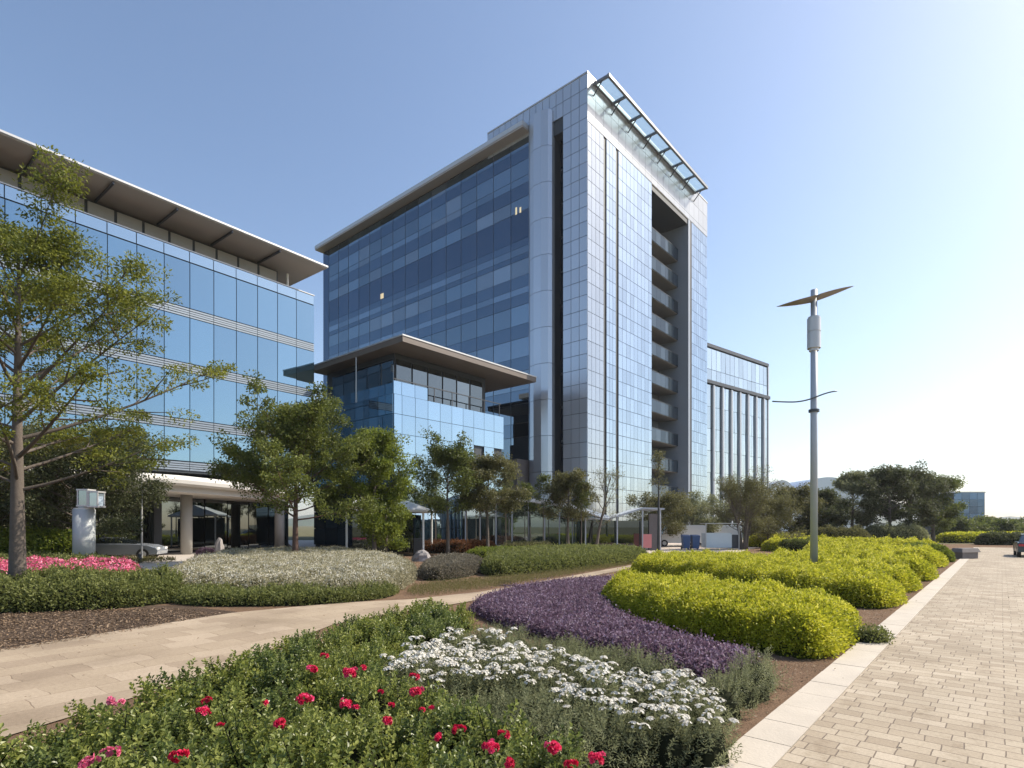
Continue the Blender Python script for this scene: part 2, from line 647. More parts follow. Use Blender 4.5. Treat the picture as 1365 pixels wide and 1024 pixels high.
M['pole_dark'] = mat_solid('dark_pole', (.08, .075, .075), .5, .2, var=.1)
M['white'] = mat_solid('white_paint', (.80, .79, .77), .5, var=.03, scale=1.5)
M['cream_conc'] = mat_solid('pale_fascia', (.64, .61, .57), .6, var=.05, scale=1.2)
M['conc'] = mat_solid('concrete', (.36, .35, .33), .75, var=.1, scale=2)
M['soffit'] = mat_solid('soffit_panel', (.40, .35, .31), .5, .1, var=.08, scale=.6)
M['edge'] = mat_solid('roof_edge', (.55, .54, .53), .4, .4, var=.05)
M['dark_gap'] = mat_solid('joint_dark', (.035, .042, .052), .6, var=.15)
M['glass_l'] = mat_glass('mirror_glass_blue', (.275, .40, .50), (.02, .05, .07), .74, var=.05, wav=.02)
M['glass_par'] = mat_glass('parapet_glass', (.50, .62, .70), (.03, .06, .08), .72, var=.06)
M['louver'] = mat_solid('louver_alu', (.25, .29, .34), .45, .5, var=.05)
M['glass_dark'] = mat_glass('lobby_glass', (.30, .34, .36), (.012, .016, .018), .45, var=.25)
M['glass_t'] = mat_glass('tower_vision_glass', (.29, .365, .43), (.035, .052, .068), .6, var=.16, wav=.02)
M['glass_tm'] = mat_glass('tower_vision_glass_mass', (.30, .37, .44), (.04, .055, .07), .6, var=.14, attr=True)
M['glass_blind'] = mat_glass('tower_glass_blinds', (.40, .47, .54), (.12, .145, .17), .45, var=.15)
M['glass_sp'] = mat_glass('tower_spandrel_glass', (.18, .235, .30), (.016, .027, .038), .65, var=.06, attr=True)
M['glass_deep'] = mat_glass('tower_deep_glass', (.17, .22, .29), (.012, .02, .03), .55, var=.1)
M['panel_shade'] = mat_glass('metal_panel_shaded', (.62, .66, .72), (.44, .47, .52), .45, rough=.22, var=.035, attr=True, dv=.06)  # metal panel for the shaded face, lightened in colour to offset shade
M['panel_sun'] = mat_glass('metal_panel_sunlit', (.48, .535, .60), (.21, .23, .25), .52, rough=.12, var=.04, attr=True, dv=.1)  # same panel for the sunlit face, darkened in colour to offset the sun
M['panel_white'] = mat_glass('white_metal_panel', (.62, .65, .69), (.48, .48, .475), .3, rough=.2, var=.03, attr=True, dv=.04)
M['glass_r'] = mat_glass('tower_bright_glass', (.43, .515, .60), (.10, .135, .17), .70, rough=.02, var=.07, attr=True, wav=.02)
M['glass_bal'] = mat_glass('balcony_glass', (.24, .29, .34), (.05, .065, .08), .22, var=.1, attr=True)
M['glass_p'] = mat_glass('annex_glass_sunlit', (.33, .45, .56), (.03, .06, .09), .8, var=.06, attr=True, wav=.02)  # annex glass for the sunlit face, its brightness put into the tint
M['glass_ps'] = mat_glass('annex_glass_shaded', (.26, .36, .44), (.012, .022, .03), .65, var=.3, attr=True, wav=.03)  # same annex glass for the shaded face, shade put into the darker tint
M['glass_f'] = mat_glass('fin_block_glass', (.60, .68, .74), (.12, .16, .18), .6, var=.12, attr=True)
M['glass_pav'] = mat_glass('pavilion_glass', (.42, .50, .52), (.04, .055, .055), .5, var=.3, attr=True)
M['jamb'] = mat_solid('recess_wall', (.27, .305, .355), .45, .2, var=.06, scale=.4)
M['slab'] = mat_solid('balcony_slab', (.20, .19, .18), .7, var=.1)
M['lit'] = mat_emit('lit_room', (1, .84, .55), .55)
M['black'] = mat_solid('black_void', (.01, .01, .012), .6)
M['rubber'] = mat_solid('rubber', (.02, .02, .02), .8)
M['stone_dark'] = mat_solid('dark_stone', (.16, .14, .135), .7, var=.2, scale=5, bump=.3)
M['rock'] = mat_solid('rock', (.30, .27, .26), .85, var=.3, scale=3, bump=.8, bscale=9)
M['blue'] = mat_solid('blue_plastic', (.04, .085, .19), .5, var=.1)
M['sign_red'] = mat_solid('faded_red', (.55, .20, .20), .6, var=.1)


M['wing'] = mat_solid('wing_panel', (.24, .21, .19), .4, .2, var=.06)
M['steel_grey_pale'] = mat_solid('column_grey', (.42, .44, .44), .5, .1, var=.06)
M['panel_pale'] = mat_solid('pale_panel', (.60, .66, .68), .5, var=.05)
M['glass_lan'] = mat_glass('lantern_glass', (.6, .7, .78), (.20, .24, .28), .45)


def mat_clear(name, tint, refl):
    g = NT(name)
    t = g.n('BsdfTransparent', Color=c4(tint))
    gl = g.n('BsdfGlossy', Color=c4((.9, .95, 1)), Roughness=.05)
    d = g.n('BsdfTranslucent', Color=c4((.6, .68, .72)))
    m1 = g.n('MixShader', i_0=refl)
    g.link(t, 0, m1, 1)
    g.link(gl, 0, m1, 2)
    m2 = g.n('MixShader', i_0=.15)
    g.link(m1, 0, m2, 1)
    g.link(d, 0, m2, 2)
    g.link(m2, 0, g.out, 0)
    return g.m


M['glass_tr'] = mat_clear('trellis_glass', (.80, .90, .94), .10)
M['slot'] = mat_solid('slot_dark', (.03, .035, .045), .6)
M['glass_bl'] = mat_glass('deep_blue_glass', (.22, .34, .55), (.03, .065, .15), .45, attr=True)
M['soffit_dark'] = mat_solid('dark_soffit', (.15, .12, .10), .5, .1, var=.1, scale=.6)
M['trellis'] = mat_solid('trellis_steel', (.15, .16, .18), .45, .3, var=.05)
HAZE = .0002


def mat_paving():
    g = NT('block_paving')
    vec = g.coords(rot=-math.atan2(.757, .653))       # x' runs along the walk
    sw = g.n('SeparateXYZ')
    g.t.links.new(vec[0].outputs[0], sw.inputs[0])
    cm = g.n('CombineXYZ')
    g.link(sw, 1, cm, 0)
    g.link(sw, 0, cm, 1)
    wn = g.noise(1.3, 3, vec)
    add = g.n('VectorMath', operation='MULTIPLY_ADD')
    g.link(wn, 1, add, 0)
    add.inputs[1].default_value = (.05, .02, 0)
    g.link(cm, 0, add, 2)
    br = g.n('TexBrick', Scale=1.0, offset=.46, offset_frequency=2, squash=.86, squash_frequency=3)
    br.inputs['Color1'].default_value = (0, 0, 0, 1)
    br.inputs['Color2'].default_value = (1, 1, 1, 1)
    br.inputs['Mortar'].default_value = (.5, .5, .5, 1)
    br.inputs['Mortar Size'].default_value = .006
    br.inputs['Mortar Smooth'].default_value = .3
    br.inputs['Brick Width'].default_value = .285
    br.inputs['Row Height'].default_value = .185
    g.link(add, 0, br, 'Vector')
    bc = g.ramp((br, 'Color'), [(0, (.335, .27, .195)), (.3, (.39, .32, .235)), (.7, (.425, .355, .265)), (1, (.485, .41, .315))])
    n1 = g.noise(.55, 5, vec)
    n5 = g.noise(2.1, 6, vec, .7)
    st = g.ramp((n5, 0), [(.30, (.70, .66, .61)), (.46, (1, 1, 1))])
    bl = g.ramp((n1, 0), [(.3, (.76, .74, .71)), (.7, (1.06, 1.05, 1.04))])
    bl = g.mix(1., bl, st, 'MULTIPLY')
    n2 = g.noise(38, 4, vec)
    gr = g.ramp((n2, 0), [(.3, (.86, .86, .86)), (.7, (1.08, 1.08, 1.08))])
    c = g.mix(1., bc, bl, 'MULTIPLY')
    c = g.mix(1., c, gr, 'MULTIPLY')
    c = g.mix((br, 'Fac'), c, (.17, .13, .095))
    b = g.n('BsdfPrincipled', Roughness=.75)
    b.inputs['Specular IOR Level'].default_value = .3
    g.t.links.new(c[0].outputs[c[1]], b.inputs['Base Color'])
    inv = g.n('Math', operation='MULTIPLY_ADD', i_0=(br, 'Fac'), i_1=-1.0)
    sc = g.n('Math', operation='MULTIPLY_ADD', i_0=(n2, 0), i_1=.25)
    g.link(inv, 0, sc, 2)
    bp = g.n('Bump', Strength=.7, Distance=.012)
    g.link(sc, 0, bp, 'Height')
    g.link(bp, 0, b, 'Normal')
    g.link(b, 0, g.out, 0)
    return g.m


def mat_flag():
    g = NT('sandstone_flags')
    vec = g.coords(rot=-.93)
    wn = g.noise(.9, 3, vec)
    add = g.n('VectorMath', operation='MULTIPLY_ADD')
    g.link(wn, 1, add, 0)
    add.inputs[1].default_value = (.35, .3, 0)
    g.t.links.new(vec[0].outputs[0], add.inputs[2])
    br = g.n('TexBrick', Scale=1.0, offset=.37, offset_frequency=2)
    br.inputs['Color1'].default_value = (0, 0, 0, 1)
    br.inputs['Color2'].default_value = (1, 1, 1, 1)
    br.inputs['Mortar Size'].default_value = .008
    br.inputs['Mortar Smooth'].default_value = .5
    br.inputs['Brick Width'].default_value = .75
    br.inputs['Row Height'].default_value = .5
    g.link(add, 0, br, 'Vector')
    bc = g.ramp((br, 'Color'), [(0, (.31, .245, .18)), (.5, (.36, .29, .212)), (1, (.40, .325, .245))])
    n1 = g.noise(.5, 6, vec)
    bl = g.ramp((n1, 0), [(.28, (.68, .65, .62)), (.5, (1, .98, .96)), (.72, (1.16, 1.15, 1.13))])
    n2 = g.noise(22, 5, vec)
    gr = g.ramp((n2, 0), [(.3, (.88, .87, .86)), (.7, (1.06, 1.06, 1.06))])
    c = g.mix(1., bc, bl, 'MULTIPLY')
    c = g.mix(1., c, gr, 'MULTIPLY')
    n3 = g.noise(2.2, 4, vec)
    brk = g.n('Math', operation='GREATER_THAN', i_0=(n3, 0), i_1=.46)
    fm = g.n('Math', operation='MULTIPLY', i_0=(br, 'Fac'))
    g.link(brk, 0, fm, 1)
    fm2 = g.n('Math', operation='MULTIPLY', i_0=(fm, 0), i_1=.75)
    c = g.mix((fm2, 0), c, (.20, .145, .10))
    b = g.n('BsdfPrincipled', Roughness=.8)
    b.inputs['Specular IOR Level'].default_value = .25
    g.t.links.new(c[0].outputs[c[1]], b.inputs['Base Color'])
    inv = g.n('Math', operation='MULTIPLY_ADD', i_0=(fm, 0), i_1=-1.0)
    g.link(n2, 0, inv, 2)
    bp = g.n('Bump', Strength=.35, Distance=.012)
    g.link(inv, 0, bp, 'Height')
    g.link(bp, 0, b, 'Normal')
    g.link(b, 0, g.out, 0)
    return g.m


def mat_soil(name, a, b_, c_, sc=6.):
    g = NT(name)
    vec = g.coords()
    n1 = g.noise(.7, 6, vec, .65)
    n2 = g.noise(sc * 6, 6, vec, .7)
    c = g.ramp((n1, 0), [(.3, a), (.55, b_), (.75, c_)])
    gr = g.ramp((n2, 0), [(.28, (.45, .42, .40)), (.5, (.9, .9, .9)), (.72, (1.35, 1.3, 1.25))])
    c = g.mix(1., c, gr, 'MULTIPLY')
    b = g.n('BsdfPrincipled', Roughness=.95)
    b.inputs['Specular IOR Level'].default_value = .1
    g.t.links.new(c[0].outputs[c[1]], b.inputs['Base Color'])
    bp = g.n('Bump', Strength=.9, Distance=.03)
    g.link(n2, 0, bp, 'Height')
    g.link(bp, 0, b, 'Normal')
    g.link(b, 0, g.out, 0)
    return g.m


M['paving'] = mat_paving()
M['flags'] = mat_flag()
M['soil'] = mat_soil('bed_soil', (.15, .095, .06), (.20, .13, .085), (.26, .175, .115))
M['mulch'] = mat_soil('bark_mulch', (.075, .052, .038), (.105, .075, .055), (.14, .10, .075), 9)
M['far_ground'] = mat_soil('far_ground', (.10, .10, .05), (.14, .13, .07), (.20, .17, .10), 1)
M['plaza'] = mat_solid('plaza_paving', (.50, .42, .36), .8, var=.12, scale=.8, bump=.2, bscale=5)
M['slab_pale'] = mat_solid('pale_slab', (.48, .42, .345), .75, var=.2, scale=1.6, bump=.25, bscale=30)
M['drive'] = mat_solid('driveway_paving', (.50, .45, .40), .8, var=.12, scale=.8, bump=.2, bscale=5)
M['hill'] = mat_solid('hill_wood', (.05, .07, .035), .95, var=.4, scale=.02)
M['grass'] = mat_leaf('grass_blade', (.10, .10, .03), (.24, .21, .08))

# ------------------------------------------------------------------ ground, paths
D1 = np.array([.653, .757])
N1 = np.array([.757, -.653])
D2 = np.array([-.757, .653])
ND = np.array([-.653, -.757])
E0 = np.array(G(940, 1024))          # a point of the walk's kerb line


def sheet(poly, z, name, mat):
    mb = MB()
    poly = np.asarray(poly, float)
    area = .5 * np.sum(poly[:, 0] * np.roll(poly[:, 1], -1) - np.roll(poly[:, 0], -1) * poly[:, 1])
    if area < 0:
        poly = poly[::-1]
    k = len(poly)
    mb.V.append(np.c_[poly, np.full(k, z)])
    mb.n = k
    mb.I.append(np.arange(k))
    mb.S.append(np.array([k]))
    mb.T.append(np.array([.5]))
    mb.M.append(np.array([0]))
    return struct(mb, name, mat)


R_ = 5000
sheet([(-R_, -400), (R_, -400), (R_, R_), (-R_, R_)], -.02, 'ground', M['far_ground'])
sheet([(-60, -6), (60, -6), (60, 60), (-60, 60)], -.012, 'soil', M['soil'])


def wl(s, n):
    return tuple(E0 + D1 * s + N1 * n)


KW = .42
sheet([wl(-9, KW), wl(62, KW), wl(62, 34), wl(-9, 34)], .0, 'walkway', M['paving'])
kb = MB()
for i in range(112):
    s = -9 + i * .62
    v = [(wl(s + a, b) + (z,)) for z in (-.05, .012 + random.uniform(-.002, .002)) for a, b in ((.004, .0), (.616, .0), (.616, KW - .005), (.004, KW - .005))]
    kb.hexa(v, flip=True)
struct(kb, 'kerb_border', M['slab_pale'])
path = [(-14, 5.5)] + [G(0, 866), G(150, 842), G(310, 817)] + [(-4.4, 14.6), G(548, 799), G(640, 789), G(760, 768), G(872, 748), (11, 38), (16, 40), (15, 33), G(905, 745), G(850, 756), G(740, 778), G(620, 803), G(520, 818), (-3.6, 11.4), (-4.05, 7.6), (-4.9, 5.0), (-8, 1)]
sheet(path, .004, 'footpath', M['flags'])
sheet([(-15, 40), (-3, 41), (2, 43), (11, 38.01), (16, 40.01), (19, 46), (30, 62), (34, 75), (-12, 75), (-30, 75)], .0, 'plaza', M['plaza'])
sheet([G(0, 872), G(150, 846), G(322, 816), G(250, 808), G(195, 806), (-9, 13.3), (-14, 13.3), (-20, 11), (-20, 9)], -.006, 'mulch_bed', M['mulch'])
sheet([(-40, 31), (-19.5, 26.5), (-17.6, 23.5), (-14.3, 21.0), (-13.0, 23.0), (-13.2, 29), (-16, 36.5), (-19, 40.3), (-45, 47)], -.004, 'driveway', M['drive'])

# ------------------------------------------------------------------ buildings
PANES = {}


def pane(name, fr, u0, u1, n, z0, z1, mat, parent, th=.05, tilt=.0022):
    """one pane of glass: a thin box hung a hair out of true"""
    w, h = round(u1 - u0, 3), round(z1 - z0, 3)
    key = (w, h, mat.name, fr.left)
    if key not in PANES:
        b = MB()
        b.box(-w / 2, w / 2, -th / 2, th / 2, -h / 2, h / 2)
        PANES[key] = b.mesh(name, mat)
    o = bpy.data.objects.new(name, PANES[key])
    COL.objects.link(o)
    o.parent = parent
    p = Vector(fr.p((u0 + u1) / 2, n, (z0 + z1) / 2)) - Vector(WL[parent.name])
    o.matrix_local = Matrix.Translation(p) @ Matrix.Rotation(math.atan2(fr.u[1], fr.u[0]) + random.gauss(0, tilt), 4, 'Z') @ Matrix.Rotation(random.gauss(0, tilt), 4, 'X')
    return o


def pane_grid(mb, fr, us, zs, n, gap=.05, th=.06, tilt=.004, skip=None, mat=0):
    """a wall of panels in one mesh (its joints are surface pattern); each panel sits slightly out of true"""
    for i in range(len(us) - 1):
        for j in range(len(zs) - 1):
            if skip and skip(i, j):
                continue
            u0, u1, z0, z1 = us[i] + gap / 2, us[i + 1] - gap / 2, zs[j] + gap / 2, zs[j + 1] - gap / 2
            a, b = random.gauss(0, tilt), random.gauss(0, tilt)
            w, h = (u1 - u0) / 2, (z1 - z0) / 2
            q = []
            for z in (z0, z1):
                sz = -1 if z == z0 else 1
                q += [fr.p(u0, n, z), fr.p(u1, n, z), fr.p(u1, n + th + a * w + b * h * sz, z), fr.p(u0, n + th - a * w + b * h * sz, z)]
            mb.hexa(q, random.random(), mat, flip=fr.left)
    return mb


def lin(a, b, step):
    k = max(1, round((b - a) / step))
    return list(np.linspace(a, b, k + 1))


# ---- office building with the big roof
du = np.array([.610, .792])
dn = np.array([.792, -.610])
LB = (-16.4, 47.0)
fl = Frame(LB, -du, dn)              # u runs towards the camera
lb = thing('office_building', 'low blue mirror glass office with overhanging brown soffit roof and white entrance canopy', 'office building', (*LB, 0))
LEN, DEP = 34.0, 17.0
b = MB()
b.fbox(fl, .06, LEN, -DEP, -.06, 5.6, 20.85)
b.build('body', M['dark_gap'], lb)
b = MB()
b.fbox(fl, .4, LEN, -DEP, -3.2, 0, 5.6)
b.build('lobby_core', M['black'], lb)
b = MB()
b.fbox(fl, 2.2, LEN, -DEP + 2, -1.75, 20.85, 22.72)
b.build('penthouse', M['steel_dark'], lb)
pw = 1.62
NP = 20
for z0, z1 in ((6.42, 8.62), (9.32, 12.5), (13.2, 16.32), (17.02, 20.14)):
    for i in range(NP):
        pane('window', fl, .03 + i * pw, .03 + (i + 1) * pw - .05, .0, z0, z1, M['glass_l'], lb)
b = MB()
pane_grid(b, fl, [.03 + i * pw for i in range(NP + 1)], [20.2, 20.95], -.03, .05)
b.build('parapet', M['glass_par'], lb)
b = MB()
b.fbox(fl, 0, LEN, -.3, .09, 20.96, 21.02)
b.build('parapet_cap', M['edge'], lb)
for z0, z1 in ((5.75, 6.36), (8.66, 9.28), (12.54, 13.16), (16.36, 16.98)):
    b = MB()
    k = 4
    hh = (z1 - z0) / k
    for q in range(k):
        for i in range(NP):
            b.fbox(fl, .03 + i * pw, .03 + (i + 1) * pw - .035, -.05, .02 + .02 * (q % 2), z0 + q * hh + .02, z0 + (q + 1) * hh - .025, random.random())
    b.build('spandrel', M['louver'], lb)
# end wall: glazed too
fe = Frame(fl.p(0, 0, 0)[:2], -dn, du)
b = MB()
pane_grid(b, fe, lin(0, DEP, 2.1), [5.75, 8.9, 12.8, 16.7, 20.9], -.05, .05)
b.build('end_glazing', M['glass_ps'], lb)
# roof wing
b = MB()
u0, u1 = -.1, LEN + 2


def slab(mb, fr, u0, u1, n0, n1, zb0, zb1, zt0, zt1):
    p = [fr.p(u0, n0, zb0), fr.p(u1, n0, zb0), fr.p(u1, n1, zb1), fr.p(u0, n1, zb1), fr.p(u0, n0, zt0), fr.p(u1, n0, zt0), fr.p(u1, n1, zt1), fr.p(u0, n1, zt1)]
    mb.hexa(p, flip=fr.left)


slab(b, fl, u0, u1, -DEP, 1.65, 22.72, 22.84, 23.5, 23.02)
b.build('roof', M['soffit'], lb)
b = MB()
slab(b, fl, u0 - .03, u1, 1.652, 1.78, 22.86, 22.90, 23.04, 23.02)
b.build('roof_edge', M['edge'], lb)
for k in range(9):
    b = MB()
    uu = 3.9 + 3.6 * k
    b.fbox(fl, uu, uu + .10, -1.64, 1.6, 22.64, 22.79)
    b.build('soffit_beam', M['steel_dark'], lb)
b = MB()
b.tube([fl.p(1.5, -1.5, 20.9), fl.p(1.5, -1.5, 22.7)], .1, 10)
b.build('roof_post', M['white'], lb)
for k in range(18):
    b = MB()
    uu = 2.3 + k * 1.62
    b.fbox(fl, uu + .06, uu + 1.5, -1.745, -1.66, 21.0, 22.6)
    b.build('penthouse_panel', M['conc'], lb)
# lobby
for i in range(17):
    if i in (6, 7):
        continue
    pane('lobby_window', fl, .6 + i * 1.7, .6 + i * 1.7 + 1.62, -3.1, .15, 4.55, M['glass_dark'], lb, th=.06)
for i in (6, 7):
    d = pane('door', fl, .6 + i * 1.7, .6 + i * 1.7 + 1.62, -3.08, .05, 2.9, M['glass_dark'], lb)
b = MB()
b.fbox(fl, 10.5, 11.0, -3.1, -2.6, 0, 4.6)
b.build('door_frame', M['steel_dark'], lb)
for u in (3.3, 10.1, 16.8, 23.5):
    b = MB()
    x, y, _ = fl.p(u, .4, 0)
    b.cyl(x, y, 0, 4.2, .36, k=24)
    c = b.build('column', M['conc'], lb, smooth=True)
    b = MB()
    b.cyl(x, y, 4.2, 4.72, .40, .5, k=24)
    b.build('capital', M['conc'], c, smooth=True)
# entrance canopy: a bowed slab with a rounded white lip and a drop beam
b = MB()
b2 = MB()
S = np.linspace(2.0, 27.5, 40)
bow = 1.2 + 2.6 * np.sin(np.pi * np.clip((S - 1) / 26, 0, 1)) ** .8
ztop = 5.12 - .35 * (1 - np.clip((S - 2) / 10, 0, 1))
for i in range(len(S) - 1):
    pr = [(-.1, -.55), (-.1, .06), (0, .0), (0, 0)]
    ring = lambda s, n, z: [fl.p(s, -3.0, z - .62), fl.p(s, n - .18, z - .62), fl.p(s, n - .03, z - .5), fl.p(s, n, z - .28), fl.p(s, n - .06, z - .1), fl.p(s, n - .25, z), fl.p(s, -.02, z + .08)]
    a = ring(S[i], bow[i], ztop[i])
    c = ring(S[i + 1], bow[i + 1], ztop[i + 1])
    k = len(a)
    b.add(a + c, [[j, j + 1, k + j + 1, k + j] for j in range(k - 1)])
    p = [fl.p(S[i], -2.9, ztop[i] - 1.0), fl.p(S[i + 1], -2.9, ztop[i + 1] - 1.0), fl.p(S[i + 1], bow[i + 1] - .7, ztop[i + 1] - 1.0), fl.p(S[i], bow[i] - .7, ztop[i] - 1.0)]
    p += [(x, y, z + .376) for x, y, z in p]
    b2.hexa(p, flip=True)
for i in (0, -1):
    a = ring(S[i], bow[i], ztop[i])
    b.V.append(np.array(a))
    b.I.append(np.arange(7) + b.n)
    b.S.append(np.array([7]))
    b.T.append(np.array([.5]))
    b.M.append(np.array([0]))
    b.n += 7
b.build('entrance_canopy', M['cream_conc'], lb, smooth=False)
b2.build('canopy_beam', M['cream_conc'], lb)

# ---- the tower
TC = (7.5, 56.4)
ft = Frame(TC, D2, ND)               # shaded face, u away from the corner
fr = Frame(TC, D1, N1)               # sunlit face
tw = thing('office_tower', 'tall slab tower with dark blue glass side and bright panelled front under a rooftop trellis', 'tower', (*TC, 0))
LW, RW = 48.7, 30.4
b = MB()
b.fbox(ft, 4.3, LW - .05, -22, -.12, 0, 44.4)
b.fbox(ft, 2.97, 4.3, -13.7, -1.4, 0, 42.6)
b.fbox(ft, .1, 2.96, -13.7, -.12, 0, 46.5)
b.fbox(ft, 2.97, 13.6, -30, -.12, 42.61, 46.6)
b.fbox(ft, 4.3, 13.6, -30.2, -22, 0, 46.4)
b.fbox(ft, .12, 4.25, -30.2, -24.2, 0, 46.45)
b.fbox(ft, .1, 4.3, -24.2, -13.72, 41.6, 46.47)
b.build('body', M['dark_gap'], tw)
# shaded face: panel strip by the corner, slot, pillar, upper band
b = MB()
zs = lin(0, 47.0, 1.46)
pane_grid(b, ft, [.0, .98, 1.98, 2.98], zs, -.06, .05, tilt=.002)
pane_grid(b, ft, lin(2.98, 13.6, .92), [z for z in zs if z > 42.6], -.06, .05, tilt=.002)
b.build('corner_panel', M['panel_shade'], tw)
b = MB()
us = [4.27, 4.5, 5.2, 6.2, 6.9, 7.39]
prof = [.15, .55, .82, .82, .55, .15]
zs2 = lin(0, 45.3, 3.9)
for j in range(len(zs2) - 1):
    for i in range(5):
        z0, z1 = zs2[j] + .02, zs2[j + 1] - .02
        q = [ft.p(us[i], -.3, z0), ft.p(us[i + 1], -.3, z0), ft.p(us[i + 1], prof[i + 1], z0), ft.p(us[i], prof[i], z0)]
        q += [(x, y, z1) for x, y, z in q]
        b.hexa(q, random.random())
b.build('pillar', M['panel_shade'], tw)
b = MB()
for j in range(12):
    b.fbox(ft, 3.05, 4.2, -1.4, -1.3, j * 3.6 + .2, j * 3.6 + 3.5, random.random())
b.build('slot_glazing', M['glass_deep'], tw)
# windows of the shaded face
cols = list(np.linspace(7.45, LW - 1.6, 16))
rows, z = [], 44.25
pat = [('w', 1.25), ('s', 1.25), ('w', 1.75), ('w', .8), ('s', 1.45), ('b', 1.45), ('d', 3.1), ('s', .8), ('m', .8), ('s', .6), ('b', 1.75), ('s', 1.3), ('m', .7), ('s', 1.2), ('w', 2.1), ('s', 1.5), ('w', 2.1), ('s', 1.5), ('w', 2.1), ('s', 1.5), ('w', 2.1), ('s', 1.5), ('d', 3.0), ('s', 1.0), ('w', 2.2), ('s', 1.0)]
cnt = 0
mass = MB()
for typ, h in pat:
    z1, z0 = z, z - h
    z = z0
    if z0 < .2:
        break
    if typ in 'sm':
        b = MB()
        pane_grid(b, ft, cols, [z0, z1], -.08, .03, tilt=.0015)
        b.build('spandrel', M['glass_sp'] if typ == 's' else M['glass_tm'], tw)
        continue
    for i in range(15):
        u0, u1 = cols[i], cols[i + 1]
        if (typ == 'w' and i in (13,) and 41 < z1 < 43.1):
            pane('open_window', ft, u0 + .3, u1 - 1.2, -.1, z0 + .05, z1 - .1, M['black'], tw, th=.02)
        mt = {'w': M['glass_t'], 'd': M['glass_deep'], 'b': M['glass_blind'] if random.random() < .55 else M['glass_t']}[typ]
        if typ == 'w' and random.random() < .1:
            mt = M['glass_blind']
        split = typ == 'b' or random.random() < .25
        um = u0 + (u1 - u0) * random.choice((.35, .5, .62)) if split else u1
        if cnt < 100:
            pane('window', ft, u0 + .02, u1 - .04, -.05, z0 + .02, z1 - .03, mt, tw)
            cnt += 1
        else:
            q = [ft.p(u0 + .02, -.08, z0 + .02), ft.p(u1 - .04, -.08, z0 + .02), ft.p(u1 - .04, -.03, z0 + .02), ft.p(u0 + .02, -.03, z0 + .02)]
            q += [(x, y, z1 - .03) for x, y, _ in q]
            mass.hexa(q, random.random())
mo = mass.build('window_glazing', M['glass_tm'], tw)
tag(mo, kind='stuff')
b = MB()
for c in cols:
    b.fbox(ft, c - .02, c + .02, -.1, .0, .2, 44.3)
b.build('mullion', M['steel_dark'], tw)
b = MB()
b.fbox(ft, LW - 1.6, LW, -.1, -.02, 0, 44.3)
b.build('end_strip', M['glass_deep'], tw)
b = MB()
b.fbox(ft, 7.42, LW + .4, -3, 1.15, 44.42, 44.62)
b.build('eave', M['soffit'], tw)
b = MB()
b.fbox(ft, 7.42, LW + .42, -3.1, 1.2, 44.623, 45.1)
b.build('eave_edge', M['edge'], tw)
for uu, zz, w, h in ((33.3, 33.3, .7, .7), (8.6, 36.2, .22, .6), (9.2, 36.2, .22, .8)):
    b = MB()
    b.fbox(ft, uu, uu + w, -.02, .0, zz, zz + h)
    b.build('lit_lamp', M['lit'], tw)
# far end of the slab
fe = Frame(ft.p(LW, 0, 0)[:2], -ND, D2)
# sunlit face
b = MB()
pane_grid(b, fr, lin(0, RW, 1.52), [42.3, 43.0, 45.0, 47.0], -.06, .035, tilt=.002)
b.build('parapet_band', M['panel_white'], tw)
b = MB()
b.fbox(fr, -.05, RW + .05, -1.2, .05, 47.0, 47.14)
b.fbox(ft, .06, 13.62, -1.2, .05, 47.003, 47.143)
b.fbox(ft, 13.62, 13.7, -20, -.05, 44.5, 47.1)
b.build('coping', M['edge'], tw)
zs3 = lin(0, 42.25, 1.46)


def wall(name, u0, u1, step, mat, n=-.06, tilt=.0025, z=zs3, gap=.045):
    q = MB()
    pane_grid(q, fr, lin(u0, u1, step), z, n, gap, tilt=tilt)
    return q.build(name, mat, tw)


wall('corner_panel', .02, 3.05, .76, M['panel_sun'])
wall('glass_strip', 3.6, 5.5, .63, M['glass_r'])
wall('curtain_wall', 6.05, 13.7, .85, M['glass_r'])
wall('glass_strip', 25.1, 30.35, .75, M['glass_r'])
b = MB()
b.fbox(fr, 3.08, 3.57, -.5, -.16, 0, 42.25)
b.build('dark_slot', M['slot'], tw)
b = MB()
b.fbox(fr, 5.53, 6.0, -.5, -.16, 0, 42.25)
b.build('dark_slot', M['slot'], tw)
b = MB()
b.fbox(fr, 24.6, 25.05, -.5, .0, 0, 42.25)
b.build('dark_slot', M['slot'], tw)
b = MB()
b.fbox(fr, 24.05, 24.57, -4.2, .0, 0, 42.25)
b.build('recess_wall', M['jamb'], tw)
b = MB()
b.fbox(fr, 13.8, 24.0, -4.29, -4.2, 0, 42.2)
pb = b.build('recess_back', M['jamb'], tw)
b = MB()
b.fbox(fr, 13.72, 24.55, -5.0, -.02, 42.26, 42.29)
b.build('recess_ceiling', M['cream_conc'], tw)
b = MB()
b.fbox(fr, .05, 30.3, -20, -5.02, 0, 46)
b.fbox(fr, 24.6, 30.3, -5.02, -.1, 0, 46)
b.build('core', M['dark_gap'], tw)
for k in range(11):
    zb = 1.9 + k * 3.52
    if zb > 38.5:
        break
    b = MB()
    b.fbox(fr, 13.8, 24.0, -4.19, -1.5, zb, zb + .3)
    o = b.build('balcony', M['slab'], tw)
    b = MB()
    pane_grid(b, fr, lin(13.9, 24.0, 1.26), [zb + .05, zb + 1.55], -1.48, .03, tilt=.002)
    b.build('railing', M['glass_bal'], o)
    b = MB()
    b.fbox(fr, 13.85, 24.02, -1.5, -1.4, zb + 1.57, zb + 1.63)
    b.build('handrail', M['steel_dark'], o)
